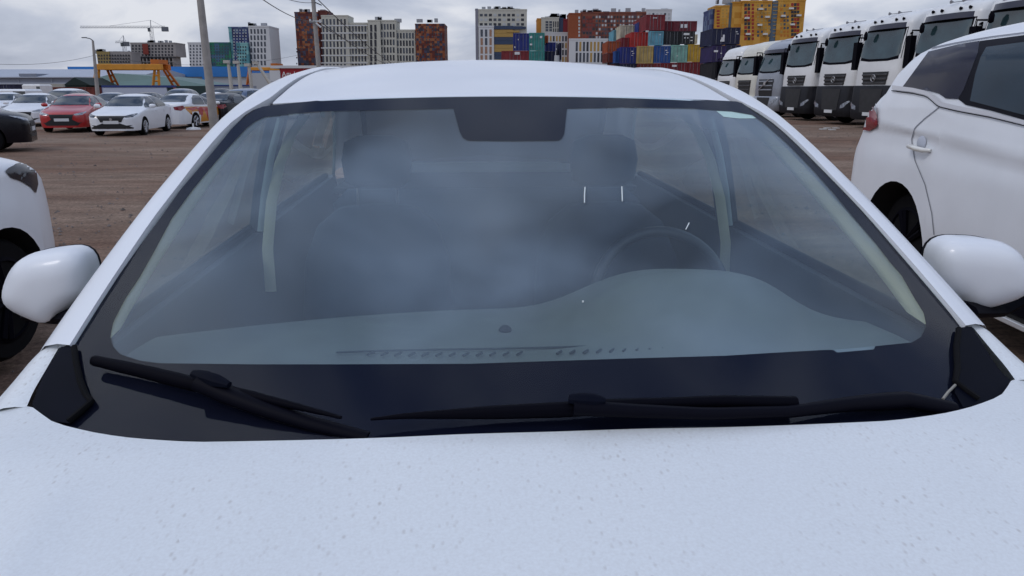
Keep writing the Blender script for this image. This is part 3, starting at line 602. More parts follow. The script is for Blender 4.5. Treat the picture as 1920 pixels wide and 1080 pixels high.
# steering wheel
sw = MB(); C0 = Vector((.435, .93, .940)); ax1 = Vector((1, 0, 0)); ax2 = Vector((0, .34, .94)).normalized(); nn_ = 40; RR = []
for k in range(nn_ + 1):
    a = 2 * math.pi * k / nn_; c_ = C0 + (ax1 * math.cos(a) + ax2 * math.sin(a)) * .185; rd = (ax1 * math.cos(a) + ax2 * math.sin(a)); nm = ax1.cross(ax2)
    RR.append([c_ + (rd * math.cos(q) + nm * math.sin(q)) * .0155 for q in [2 * math.pi * i / 10 for i in range(10)]])
sw.rings(RR); st_ = sw.build('steering_wheel', mat('wheel leather', (.05, .06, .08), .35, 0, .4), fg, 180)
h_ = MB()
for a in (R(185), R(-5), R(-90)):
    e1 = C0 + (ax1 * math.cos(a) + ax2 * math.sin(a)) * .18; h_.tube([C0 + Vector((0, -.02, 0)), e1], [.035, .018], 8)
h_.rings([[C0 + (ax1 * math.cos(q) * rr + ax2 * math.sin(q) * rr * .85) + ax1.cross(ax2) * hh for q in [2 * math.pi * i / 16 for i in range(16)]] for rr, hh in ((.07, -.02), (.08, .0), (.065, .03))]); h_.build('hub', DASH2, st_, 60)
# seats
for sg, nm in ((-1, 'passenger'), (1, 'driver')):
    u0 = .385 * sg - .012; s_ = MB(); RR = []
    for z, hw, d_, yy in ((.45, .25, .09, 1.30), (.7, .255, .09, 1.36), (.95, .24, .08, 1.42), (1.06, .20, .07, 1.46), (1.115, .13, .045, 1.48), (1.125, .06, .02, 1.485)):
        RR.append([Vector((u0 + hw * math.copysign(abs(math.cos(q)) ** .5, math.cos(q)), yy + d_ * math.copysign(abs(math.sin(q)) ** .7, math.sin(q)), z)) for q in [2 * math.pi * i / 20 for i in range(20)]])
    s_.rings(RR); st2 = s_.build('seat', SEAT, fg, 180)
    q_ = MB().box(u0 - .25, u0 + .25, .75, 1.35, .42, .56, bev=.03); q_.build('seat_cushion', SEAT, st2, 60)
    h_ = MB(); RR = []
    for z, hw, d_ in ((1.18, .08, .03), (1.20, .11, .045), (1.27, .118, .05), (1.33, .105, .04), (1.35, .06, .02)):
        RR.append([Vector((u0 + hw * math.copysign(abs(math.cos(q)) ** .6, math.cos(q)), 1.515 + d_ * math.sin(q), z)) for q in [2 * math.pi * i / 20 for i in range(20)]])
    h_.rings(RR); h_.build('headrest', SEAT, st2, 180)
    for dx in (-.066, .066): MB().tube([(u0 + dx, 1.485, 1.10), (u0 + dx, 1.505, 1.20)], .0055, 8).build('headrest_post', mat('dull post steel', (.22, .22, .24), .3, .5), st2, 180)
m = MB().box(-.66, .66, 2.15, 2.3, .4, 1.08, bev=.05); m.build('rear_seat', SEAT, fg, 60)
m = MB().box(-.68, .68, 2.3, 2.95, 1.05, 1.075); m.build('parcel_shelf', DASH2, fg)
m = MB().box(-.72, .72, .0, 2.4, .30, .34); m.build('cabin_floor', DARK, fg)
# wipers -----------------------------------------------------------------------
def wpath(pts, off, off2=None): return [hitF(x, y, WS(off + ((off2 if off2 is not None else off) - off) * i / (len(pts) - 1))) for i, (x, y) in enumerate(pts)]
def rs(vals, n):
    f_ = pchip([(i / (len(vals) - 1), v) for i, v in enumerate(vals)]); return [f_(k / (n - 1)) for k in range(n)]
up_ = Vector((0, -.41, .91))
def wiper(blade, br, arm, ar_, clip, lab):
    m = MB(); m.tube(resample(wpath(blade, -.045), 30), rs([q * .88 for q in br], 30), 8, 0, 1.0, up_); b_ = m.build('wiper_blade', PLAST, fg, 60)
    m = MB(); m.tube(resample(wpath(arm, -.07, .012 if lab == 1 else -.03), 24), rs(ar_, 24), 8, 0, .8, up_); a_ = m.build('wiper_arm', mat('wiper arm black', (.003, .003, .007), .5, spec=.06), fg, 60)
    m = MB(); c1, c2 = wpath(clip, -.085); m.tube([c1, c1.lerp(c2, .3), c1.lerp(c2, .7), c2], [.006, .010, .010, .005], 8, 0, .8, up_); m.build('clip', PLAST2, a_, 40)
wiper([(176, 676), (270, 697), (370, 722), (470, 742), (560, 763), (640, 783)], [.009, .011, .012, .009, .006, .0025],
      [(372, 716), (420, 738), (500, 768), (580, 794), (690, 822)], [.015, .014, .012, .011, .010], [(362, 700), (430, 722)], 1)
wiper([(695, 786), (760, 780), (880, 775), (1060, 768), (1200, 758), (1350, 753), (1492, 756)], [.002, .007, .011, .012, .009, .010, .011],
      [(1075, 764), (1180, 770), (1330, 776), (1480, 772), (1600, 757), (1700, 750), (1790, 768)], [.012, .010, .009, .009, .011, .014, .012], [(1066, 748), (1135, 752)], 2)
# paper strip and number notch at the glass
surfpatch([[(1343, 208), (1400, 211), (1412, 215), (1418, 222), (1385, 222), (1357, 219)]], WS(.008), 30, 'paper_sticker', mat('paper sticker', (.62, .74, .68), .7), fg)
surfpatch([[(1562, 656), (1641, 649), (1639, 655), (1570, 661)]], WS(.014), 30, 'identity_plate', mat('grey plate', (.20, .24, .26), .6), fg)
# door mirrors -----------------------------------------------------------------
def mirror(poly, Y, D, lean, arm, basepts):
    base = [L3(*P(x, y, Y)) for x, y in poly]; base = resample(base + [base[0]], 41)[:-1]; base = [(base[i - 1] + base[i] * 2 + base[(i + 1) % 40]) / 4 for i in range(40)]
    c_ = sum(base, Vector()) / 40; RR = []
    for k in range(13):
        a = math.pi / 2 * k / 12; s_ = max(.02, math.cos(a)) ** .62; RR.append([c_ + lean * math.sin(a) + (b_ - c_) * s_ + Vector((0, -D * math.sin(a) ** .9, 0)) for b_ in base])
    RR = [[b_ + Vector((0, .035, 0)) + (c_ - b_) * .03 for b_ in base]] + RR
    o = MB().rings(RR, cap=True).build('mirror', WHITE, fg, 60)
    MB().rings([[c_ + (b_ - c_) * .985 + Vector((0, .034, 0)) for b_ in base], [c_ + (b_ - c_) * .95 + Vector((0, .046, 0)) for b_ in base]]).build('mirror_bezel', PLAST, o, 40)
    pts = [L3(*P(x, y, yy)) for x, y, yy in basepts]; m = MB(); m.tube(pts, [.03, .034, .036], 10, 0, .5); m.build('mirror_arm', PLAST, o, 60)
mirror([(8, 552), (12, 530), (22, 505), (36, 487), (62, 473), (100, 466), (142, 462), (160, 468), (170, 482), (175, 500), (178, 523), (176, 545), (160, 562), (135, 578), (92, 603), (80, 602), (35, 583), (12, 568)], 1.47, .062, Vector((.01, 0, .0)), None,
       [(60, 588, 1.52), (110, 592, 1.50), (170, 590, 1.40)])
mirror([(1745, 485), (1750, 463), (1765, 449), (1785, 443), (1840, 445), (1880, 453), (1905, 469), (1916, 492), (1921, 520), (1918, 547), (1900, 557), (1860, 570), (1815, 581), (1795, 572), (1762, 532), (1747, 508)], 1.55, .062, Vector((-.01, 0, 0)), None,
       [(1905, 560, 1.59), (1860, 580, 1.58), (1800, 580, 1.48)])
# ================================================================== near neighbours: white crossovers left and right
def cast_cam(root):
    iv = (Matrix.Translation(root.location) @ Matrix.Rotation(root.rotation_euler[2], 4, 'Z')).inverted()
    o = iv @ Vector((0, 0, CH)); r3 = iv.to_3x3()
    return lambda px, py: (o, (r3 @ ray(px, py)).normalized())
def line_patch(pts, wpx, castf, bvh, off, name, m, parent):
    V = []; P_ = resample([(x, y, 0) for x, y in pts], 40)
    for i, p in enumerate(P_):
        d = (P_[min(i + 1, 39)] - P_[max(i - 1, 0)]).normalized(); n = Vector((-d.y, d.x, 0)) * wpx / 2
        for q in (p + n, p - n):
            o, dr = castf(q.x, q.y); h = bvh.ray_cast(o, dr)
            if h[0] is None: V.append(V[-1] if V else Vector()); continue
            nn = h[1] if h[1].dot(dr) < 0 else -h[1]; V.append(h[0] + nn * off)
    return mobj(name, V, [(2 * i, 2 * i + 1, 2 * i + 3, 2 * i + 2) for i in range(39)], m, parent, smooth=180)
SUVR = dict(L=2.53, crease=[(-2.5, .9), (-1.5, .98), (.4, 1.03), (1.3, 1.10), (2.5, 1.16)], tum=.20, pw=4.6, top=[(-2.5, .80), (-2.42, .95), (-2.1, 1.03), (-1.2, 1.13), (-1.0, 1.17), (-.35, 1.62), (.05, 1.76), (.55, 1.81), (1.2, 1.80), (1.7, 1.765), (2.0, 1.71), (2.06, 1.66), (2.28, 1.42), (2.49, 1.33), (2.52, 1.18), (2.53, .85)],
            belt=[(-2.3, .72), (-2.0, .86), (-1.0, 1.06), (0, 1.14), (1.0, 1.2), (1.5, 1.28), (2.2, 1.26), (2.5, .8)],
            plan=[(-2.5, .55), (-2.42, .76), (-2.2, .86), (-1.6, .92), (0, .935), (1.5, .93), (2.1, .92), (2.40, .90), (2.49, .86), (2.53, .80)],
            axles=(-1.38, 1.66), ar=.415, wr=.35, sill=.24, zs=1.2,
            ws=[(-.70, 1.19), (-.58, 1.58), (.58, 1.58), (.70, 1.19)], rw=[(-.60, 1.36), (-.55, 1.58), (.55, 1.58), (.60, 1.36)],
            sw=[[(-.9, 1.20), (-.28, 1.56), (.12, 1.64), (.14, 1.2)], [(.21, 1.2), (.2, 1.65), (.88, 1.66), (.92, 1.22)]])
sr, bv = build_car('crossover_car', SUVR, WHITE, (2.65 + .93, 3.46, .11), 0, 'white crossover beside the right door mirror, with a chrome window line and red tail lamp', 'car', detail=False, handles=False, rimm=PLAST, inset=.12)
for ch in list(sr.children):           # the far-side panes stay; right-hand (camera side) panes are rebuilt to the photographed outline below
    if ch.name.startswith('side_window') and ch.data.vertices and ch.data.vertices[0].co.x < 0 and ch.data.vertices[0].co.y > .15: bpy.data.objects.remove(ch)
cc = cast_cam(sr)
DKP = mat('privacy glass', (.008, .007, .022), .07, 0, 0, spec=.22)
CLG = mat('rear door glass', (.014, .032, .05), .05, 0, 0, .5, 1.2, spec=.32)
patch([(1692, 166), (1742, 98), (1800, 84), (1838, 78), (1835, 100), (1808, 170), (1798, 186), (1775, 185), (1762, 176), (1740, 170)], cc, bv, .007, 12, 'quarter_window', DKP, sr)
patch([(1838, 78), (1960, 62), (1960, 236), (1925, 226), (1860, 208), (1812, 197), (1798, 186), (1808, 170), (1835, 100)], cc, bv, .006, 14, 'door_pillar', mat('gloss black pillar', (.003, .003, .008), .5, spec=.1), sr)
patch([(1852, 90), (1960, 76), (1960, 226), (1925, 217), (1860, 200), (1822, 190), (1832, 140), (1842, 108)], cc, bv, .012, 14, 'rear_door_window', CLG, sr)
line_patch([(1676, 165), (1715, 170), (1742, 176), (1755, 186), (1765, 196), (1800, 204), (1860, 215), (1925, 231), (1965, 241)], 8, cc, bv, .016, 'chrome_trim', CHROME, sr)
line_patch([(1674, 171), (1714, 176), (1740, 182), (1752, 192), (1762, 201), (1800, 210), (1860, 221), (1925, 237), (1965, 247)], 1.6, cc, bv, .012, 'trim_gap', PLAST, sr)
line_patch([(1668, 232), (1720, 244), (1780, 259), (1860, 280), (1960, 308)], 7, cc, bv, .001, 'body_crease', mat('crease shade paint', (.70, .71, .73), .4), sr) if 0 else None
line_patch([(1762, 201), (1735, 222), (1716, 240), (1710, 262), (1716, 300), (1735, 345), (1748, 400), (1752, 440)], 1.6, cc, bv, .004, 'door_seam', mat('seam grey', (.22, .23, .26), .8), sr)
line_patch([(1733, 94), (1790, 82), (1860, 70), (1925, 62), (1965, 57)], 2, cc, bv, .006, 'roof_seam', mat('seam grey', (.2, .2, .2)), sr)
patch([(1609, 239), (1612, 222), (1620, 212), (1636, 200), (1642, 190), (1646, 208), (1649, 228), (1645, 238), (1634, 246), (1618, 243)], cc, bv, .014, 6, 'tail_light', TAIL, sr)
patch([(1634, 199), (1640, 184), (1645, 190), (1649, 215), (1645, 208)], cc, bv, .018, 6, 'lamp_rim', LAMP, sr)
for a in ((1712, 276), ):
    o, d = cc(*a); h = bv.ray_cast(o, d); c = h[0] if h[0] else Vector((-.93, 1, 1))
    m = MB(); m.tube([c + Vector((-.008, .01, .01)), c + Vector((-.04, -.02, .008)), c + Vector((-.045, -.12, .0)), c + Vector((-.04, -.20, -.004)), c + Vector((-.008, -.23, -.004))], [.012, .016, .017, .016, .012], 10, 0, 1)
    m.build('door_handle', mat('handle paint', (.74, .73, .68), .3, 0, .6), sr, 60)
    m = MB(); m.rings([[c + Vector((-.003, -.10 + .055 * math.cos(q), .035 + .045 * math.sin(q))) for q in [2 * math.pi * i / 16 for i in range(16)]], [c + Vector((-.006, -.10 + .05 * math.cos(q), .035 + .04 * math.sin(q))) for q in [2 * math.pi * i / 16 for i in range(16)]]])
    m.build('handle_cup', mat('handle cup', (.50, .53, .60), .5), sr, 60)
MB().box(-.945, -.90, -1.0, 1.1, .24, .40, bev=.01).build('sill_cladding', PLAST, sr)
MB().box(-.958, -.93, -.95, .93, .185, .215, bev=.004).build('sill_strip', mat('grey strip', (.55, .55, .55), .35, .3), sr)
MB().box(-.93, -.75, -1.0, 1.1, .18, .27).build('underbody_skirt', DARK, sr)
SUVL = dict(L=2.3, top=[(-2.3, .72), (-2.2, .98), (-2.02, 1.10), (-1.6, 1.17), (-1.0, 1.22), (-.35, 1.58), (.05, 1.68), (.6, 1.70), (1.4, 1.66), (1.78, 1.58), (2.1, 1.22), (2.25, 1.02), (2.3, .85)],
            belt=[(-2.3, .66), (-2.1, .92), (-1.8, 1.02), (-1.0, 1.08), (0, 1.10), (1.4, 1.14), (2.1, 1.12), (2.3, .8)],
            plan=[(-2.3, .40), (-2.2, .62), (-2.0, .78), (-1.7, .88), (-1.3, .92), (0, .93), (1.5, .92), (2.05, .88), (2.24, .78), (2.3, .66)],
            axles=(-1.34, 1.34), ar=.40, wr=.35, sill=.25, zs=1.13,
            ws=CROSS['ws'], rw=CROSS['rw'], sw=CROSS['sw'])
slf, bl = build_car('crossover_car', SUVL, WHITE, (-2.76 - .93, 2.66, .0), math.pi + R(1), 'white crossover at the left edge, parked tail to the camera with a dark wraparound headlight', 'car', detail=False, rimm=PLAST, inset=.05)
cl = cast_cam(slf)
HLD = mat('dark headlight lens', (.006, .008, .018), .2, 0, .1, spec=.3)
patch([(9, 322), (14, 316), (30, 308), (44, 304), (56, 307), (66, 316), (70, 345), (66, 362), (55, 350), (38, 340), (20, 334)], cl, bl, .006, 5, 'headlight', HLD, slf)
# ================================================================== cars in the lot
def at_car(px, pyg, dz=0):
    """ground point seen at pixel (px, pyg)"""
    d = ray(px, pyg); z = 0
    for _ in range(6): t = (z - CH) / d.z; z = gz(d.x * t)
    return Vector((d.x * t, d.y * t, z))
def lot_car(S, paint, px, Y, rz, label, **k):
    p = XY(px, Y); return build_car(k.pop('name', 'parked_car'), S, paint, p, rz, label, **k)
G1 = 'cars parked in rows across the lot'
c1, b1 = lot_car(SEDAN, WHITE, 243, 29.3, R(7), 'white sedan with a blank number plate facing the camera, right of the red hatchback', group=G1, lamp=LAMPD, spokes=10)
patch([(-.50, .715), (.50, .715), (.33, .50), (-.33, .50)], fromF, b1, .012, .08, 'grille', GRILLE, c1); patch([(-.30, .46), (.30, .46), (.72, .31), (.70, .27), (-.70, .27), (-.72, .31)], fromF, b1, .012, .08, 'bumper_vent', GRILLE, c1)
# grille badge
MB().cyl((0, -2.215, .60), .05, .02, 'y', 16).build('badge', CHROME, c1)
c2, b2 = lot_car(SEDAN, WHITE, 352, 34.4, R(180 - 4), 'white sedan seen from behind, red and yellow flame pattern on its side', group=G1)
ym = mat('yellow wrap', (.62, .26, .02), .35, 0, .5); rm = mat('red wrap', (.42, .02, .02), .35, 0, .5)
for frm in (fromR, fromL):
    patch([(2.0, .93), (-1.9, .86), (-1.85, .80), (-.2, .80), (-.9, .5), (-.95, .26), (.85, .26), (.9, .6), (1.3, .80), (1.7, .62), (1.95, .80)], frm, b2, .005, .15, 'yellow_graphic', ym, c2)
    patch([(1.95, .86), (1.5, .74), (1.1, .82), (.7, .45), (.5, .78), (.1, .30), (-.1, .72), (-.5, .34), (-.85, .40), (-.4, .55), (0, .86), (.6, .88), (1.2, .90)], frm, b2, .009, .15, 'red_graphic', rm, c2)
rd, rb_ = lot_car(SEDAN, REDP, 140, 31.5, R(14), 'red hatchback with a black grille, nose towards the camera', group=G1)
patch([(-.46, .69), (.46, .69), (.30, .55), (.62, .36), (.55, .28), (-.55, .28), (-.62, .36), (-.30, .55)], fromF, rb_, .013, .08, 'grille', GRILLE, rd)
lot_car(SEDAN, WHITE, 62, 36, R(16), 'white sedan behind the black car nose, left of the red hatchback', group=G1)
bk, bb = lot_car(CROSS, BLACKP, -142, 20.2, R(115), 'black car at the left edge showing its nose and bright ten-spoke alloy wheel', group=G1, spokes=10)
lot_car(SEDAN, BLACKP, 432, 37.5, R(180 - 8), 'black sedan just right of the near concrete pole', group=G1)
lot_car(CROSS, BLUEP, 478, 46, R(160), 'dark blue estate car with roof rails beyond the black sedan', group=G1)
lot_car(CROSS, WHITE, 532, 44, R(12), 'white van-like car partly hidden by the near windscreen pillar', group=G1)
lot_car(CROSS, WHITE, 118, 42, R(10), 'white car whose roof shows just behind the red hatchback', group=G1)
lot_car(SEDAN, GREYP, 205, 44, R(12), 'grey car whose roof shows between the red hatchback and the white sedan', group=G1)
lot_car(SEDAN, BLACKP, 272, 45, R(10), 'black car almost hidden behind the white sedan with the blank plate', group=G1)
lot_car(CROSS, BLUEP, 335, 50, R(8), 'dark estate car behind the flame-patterned sedan', group=G1)
lot_car(SEDAN, WHITE, 6, 44, R(15), 'white car at the far left, only windscreen and roof visible', group=G1)
lot_car(CROSS, BLACKP, 412, 52, R(8), 'dark car roof beyond the near pole', group=G1)
lot_car(SEDAN, WHITE, 395, 47, R(8), 'white car roof right behind the near pole', group=G1)
def box_van(px0, px1, Y, ytop, label, m, name='box_van', cat='van'):
    a, b_ = P(px0, 167, Y), P(px1, 167, Y); z = P((px0 + px1) / 2, ytop, Y).z; g = gz(a.x); L_ = b_.x - a.x
    r = empty(name, (a.x, Y, g), 0, label, cat); h = z - g
    MB().box(0, L_, 0, 2.1, .55, h, bev=.12).build('body', m, r, 40)
    MB().box(L_ * .78, L_ - .05, -.02, 2.12, h * .62, h * .9).build('cab_window', WGLASS, r)
    for x in (L_ * .18, L_ * .82): make_wheel('wheel', .36, .22, r, x, .1, 1).rotation_euler = (0, 0, R(-90))
    return r
box_van(-60, 47, 58, 167, 'long white van roof at the far left behind the parked cars', WHITE)
box_van(42, 76, 80, 158, 'white box lorry left of the long rusty red container', WHITE2, 'box_lorry', 'lorry')
# umbrella-stand like marker base
p = at_car(363, 243); r_ = empty('sign_base', p, 0, 'round white weighted base with a short stub post standing on the dirt', 'sign base')
MB().cyl((0, 0, 0), .30, .07, 'z', 24, r2=.27).cyl((0, 0, .07), .27, .03, 'z', 24, r2=.12).build('base', WHITE2, r_, 40); MB().cyl((0, 0, .09), .035, .17, 'z', 10).build('stub_post', WHITE2, r_, 40)
# ================================================================== trucks
def rr_ring(hw, y0, y1, rf, rb=.08, n=5):
    o = []
    for cx_, cy_, r, a0 in ((hw - rf, y0 + rf, rf, -90), (hw - rb, y1 - rb, rb, 0), (-(hw - rb), y1 - rb, rb, 90), (-(hw - rf), y0 + rf, rf, 180)):
        for k in range(n): a = R(a0 + 90 * k / (n - 1)); o.append((cx_ + r * math.cos(a), cy_ + r * math.sin(a)))
    return o
def build_truck(style, paint, loc, rz, label):
    root = empty('truck', loc, rz, label, 'truck', 'trucks parked side by side in a row')
    if style == 'A': prof = [(1.47, -.01, 1.24, .24), (1.95, .0, 1.25, .26), (2.4, .05, 1.25, .28), (2.9, .13, 1.24, .26), (3.32, .20, 1.22, .24), (3.5, .24, 1.21, .22), (3.72, .42, 1.17, .22), (3.86, .72, 1.10, .22), (3.90, 1.1, 1.02, .2)]
    elif style == 'V': prof = [(.95, .0, 1.20, .25), (1.4, -.02, 1.22, .3), (1.95, .02, 1.22, .34), (2.3, .10, 1.22, .34), (2.8, .26, 1.20, .3), (3.15, .36, 1.18, .3), (3.4, .5, 1.14, .28), (3.62, .8, 1.05, .25), (3.7, 1.2, .95, .2)]
    else: prof = [(.95, .0, 1.20, .2), (1.4, -.01, 1.22, .24), (1.95, .0, 1.23, .26), (2.3, .06, 1.23, .28), (2.8, .18, 1.22, .28), (3.1, .26, 1.20, .28), (3.4, .34, 1.15, .3), (3.65, .55, 1.06, .3), (3.78, 1.0, .95, .25)]
    fz, fh = pchip([(p[0], p[1]) for p in prof]), pchip([(p[0], p[2]) for p in prof])
    zs = sorted(set([p[0] for p in prof] + [.95 + .12 * i for i in range(25) if prof[0][0] < .95 + .12 * i < prof[-1][0]])); frr = pchip([(p[0], p[3]) for p in prof])
    mb = MB().loft([rr_ring(fh(z), fz(z), 2.25, frr(z)) for z in zs], zs); bvh = BVHTree.FromPolygons(mb.v, mb.f)
    mb.build('cab', paint, root, 40)
    wt = (2.42, 3.27) if style == 'A' else (2.25, 3.0)
    patch([(-1.02, wt[0] + .02), (-1.06, wt[0] + .1), (-1.0, wt[1]), (1.0, wt[1]), (1.06, wt[0] + .1), (1.02, wt[0] + .02), (.5, wt[0] - .06), (-.5, wt[0] - .06)], fromF, bvh, .012, .15, 'windshield', WGLASS2, root)
    fr_ = patch([(-1.12, wt[0] - .08), (-1.10, wt[1] + .07), (1.10, wt[1] + .07), (1.12, wt[0] - .08), (.5, wt[0] - .14), (-.5, wt[0] - .14)], fromF, bvh, .006, .15, 'window_surround', PLAST, root)
    for frm in (fromR, fromL):
        patch([(.42, 2.3), (.55, 3.1), (1.25, 3.1), (1.25, 2.2), (.8, 2.2)], frm, bvh, .008, .15, 'side_window', WGLASS2, root)
        patch([(.33, 1.2), (.36, 2.2), (.375, 2.2), (.345, 1.2)], frm, bvh, .005, .2, 'door_seam', GRILLE, root)
        patch([(1.33, 1.2), (1.33, 3.15), (1.345, 3.15), (1.345, 1.2)], frm, bvh, .005, .2, 'door_seam', GRILLE, root)
        patch([(.55, 1.33), (.55, 1.40), (.95, 1.40), (.95, 1.33)], frm, bvh, .005, .2, 'model_badge', GRILLE, root)
    # visor
    vs_ = MB(); zv = wt[1] + .12; R3 = []
    for k in range(13):
        x = -1.12 + 2.24 * k / 12; y = -.10 + .30 * abs(x / 1.2) ** 3 + fz(zv) * .6
        R3.append([Vector((x, y + .22, zv + .13)), Vector((x, y + .04, zv + .10)), Vector((x, y, zv - .06)), Vector((x, y + .03, zv - .07)), Vector((x, y + .08, zv + .06)), Vector((x, y + .22, zv + .08))])
    vs_.rings(R3).build('sun_visor', mat('smoked visor', (.03, .03, .05), .25) if style != 'W' else paint, root, 50)
    # grille
    gt = 1.93 if style == 'A' else 1.82
    patch([(-.72, gt), (.72, gt), (.62, prof[0][0] + .03), (-.62, prof[0][0] + .03)], fromF, bvh, .012, .2, 'grille', GRILLEG if style == 'A' else GRILLE, root)
    for k in range(3):
        z = gt - .10 - k * (.14 if style == 'A' else .2); wd = .68 - k * .025; R3 = []
        MB().box(-wd, wd, fz(z) - .055, fz(z) + .02, z - .035, z + .03, bev=.012).build('grille_slat', mat('slat grey', (.045, .042, .042), .5, noise=.4) if style != 'V' else GREYP, root)
    em = MB(); ec = Vector((0, fz(1.72) - .075, 1.72))
    if style == 'A':
        n = 24; em.rings([[ec + Vector((math.cos(2 * math.pi * k / n), 0, math.sin(2 * math.pi * k / n))) * (.115 + .012 * math.cos(q)) + Vector((0, .012 * math.sin(q), 0)) for q in (0, 1.57, 3.14, 4.71)] for k in range(n + 1)])
        for a in (90, 210, 330): em.add([ec + Vector((math.cos(R(a)), 0, math.sin(R(a)))) * .115, ec + Vector((math.cos(R(a + 60)), 0, math.sin(R(a + 60)))) * .022, ec + Vector((0, -.02, 0)), ec + Vector((math.cos(R(a - 60)), 0, math.sin(R(a - 60)))) * .022], [(0, 1, 2), (0, 2, 3)])
        em.build('emblem', mat('dull emblem', (.35, .35, .36), .4, .5), root)
    elif style == 'V':
        em.tube([ec + Vector((-.5, 0, -.38)), ec + Vector((.4, 0, .12))], .025, 6); em.cyl(ec + Vector((0, -.03, -.1)), .09, .03, 'y', 20); em.build('emblem', CHROME, root)
    # bumper, lamps, plate
    bz = [.30, .36, .6, .95, 1.0] if style != 'A' else [.30, .36, .6, 1.42, 1.466]; bmp = MB().loft([rr_ring(1.21 + d, -.10 - d, 2.2 if style == 'A' else 1.0, .26) for d in (-.04, 0, .02, .0, -.03)], bz); bmb = BVHTree.FromPolygons(bmp.v, bmp.f)
    bmp.build('bumper', mat('dirty shaded bumper', (.012, .012, .016), .6, noise=.5, nscale=3, spec=.25) if style == 'A' else paint, root, 40)  # dirty bumper, also blackened to stand for the shade low on the truck
    patch([(-.62, .95 if style != 'A' else 1.36), (.62, .95 if style != 'A' else 1.36), (.5, .55), (-.5, .55)], fromF, bmb, .012, .2, 'bumper_grille', GRILLE if style != 'A' else GRILLEG, root)
    for sg in (1, -1):
        patch([(sg * x, z) for x, z in ((.72, .62), (.95, .66), (1.16, .88), (1.14, .93), (.95, .84), (.74, .76))], fromF, bmb, .014, .08, 'headlight', LAMP, root)
        # mirrors
        m = MB(); m.rings([[Vector((sg * (1.42 + dx), .12 + dy, z)) for dx, dy in ((-.13, -.08), (.13, -.06), (.14, .10), (-.12, .12))] for z in (2.02, 2.08, 2.9, 2.98)]); m.tube([(sg * 1.15, .3, 3.12), (sg * 1.42, .15, 3.14), (sg * 1.42, .15, 2.95)], .03, 6); m.tube([(sg * 1.18, .25, 2.05), (sg * 1.42, .15, 2.1)], .03, 6)
        m.build('mirror', PLAST, root, 40)
        # A-pillar wind deflector and side skirt
        MB().box(sg * 1.0 - .235, sg * 1.0 + .235, .9, 2.2, .30, .95, bev=.03).build('step_box', mat('dark step', (.02, .02, .026), .6) if style == 'A' else paint, root)
        MB().box(sg * 1.18 - .03, sg * 1.18 + .03, 2.27, 3.1, .5, 3.2, bev=.02).build('side_fairing', paint, root)
        make_wheel('wheel', .5, .3, root, sg * 1.02, 1.38, sg, 8, GREYP); make_wheel('wheel', .5, .5, root, sg * .95, 5.0, sg, 8, GREYP)
    MB().box(-.26, .26, -.16, -.14, .44, .56).build('number_plate', PLATEM, root)
    MB().box(-.45, .45, .3, 6.0, .55, .85).build('chassis', DARK, root)
    MB().box(-1.1, 1.1, 2.3, 3.0, .5, 1.0).build('chassis_cover', DARK, root)
    # camera mirror hanging over the windshield
    m = MB(); m.rings([[Vector((-.72 + rr * math.cos(q), -.06 + .5 * rr * math.sin(q), z)) for q in [2 * math.pi * i / 10 for i in range(10)]] for z, rr in ((wt[1] - .27, .03), (wt[1] - .24, .085), (wt[1] - .08, .095), (wt[1] + .03, .04))]); m.build('kerb_mirror', PLAST, root, 60)
    # deflector + horns and lamps
    rf = MB(); zt = prof[-1][0]
    rf.rings([[Vector((x, y, z)) for x, z in ((-.98, zt - .05), (-.9, zt + h), (.9, zt + h), (.98, zt - .05))] for y, h in ((1.1, .0), (1.5, .10), (2.1, .17), (2.25, .17))]).build('roof_deflector', paint, root, 40)
    if style == 'A':
        for x in (-.75, -.38, .38, .75):
            m = MB(); z = 3.62; y = fz(z) - .06; m.cyl((x, y, z), .035, .05, 'y', 10); m.cyl((x, y - .01, z), .05, .012, 'y', 10); m.build('marker_lamp', PLAST, root, 60)
        for hx in (-.25, .25): m = MB(); m.tube([(hx, .48, 3.85), (hx, .9, 3.90)], .012, 6); m.cyl((hx, .42, 3.86), .055, .08, 'y', 10, r2=.02); m.build('air_horn', mat('horn grey', (.2, .2, .22), .4), root, 60)
    return root
TS = [(1353, 46.2, 'W', WHITE2, 'white tractor truck at the far end of the row, beside the purple containers'), (1390, 42.3, 'W', WHITE2, 'cream white truck with black roof visor, second from the far end of the row'),
      (1430, 38.2, 'V', GREYP, 'grey truck with a diagonal grille bar between the white trucks'), (1485, 34.2, 'A', WHITE2, 'white truck directly right of the grey truck'),
      (1556, 30.3, 'A', WHITE2, 'white truck with a clear headlamp glint, in the middle between two identical trucks'), (1630, 26.8, 'A', WHITE2, 'white truck whose star grille stands just left of the crossover tail lamp'),
      (1738, 23.2, 'A', WHITE2, 'white truck partly hidden behind the crossover rear roof edge'), (1872, 19.6, 'A', WHITE2, 'nearest truck at the upper right, only its cab top and dark visor visible')]
TK = {'W': mat('cream truck paint', (.66, .64, .56), .4, 0, .3, .12, 1.3)}
for px, Y, st, pm, lb in TS:
    p = P(px, 190, Y); ps = pm if px != 1390 else TK['W']
    build_truck(st, ps, (p.x + .1, Y, gz(p.x)), -R(90 - 10 + random.uniform(-1.2, 1.2)), lb)
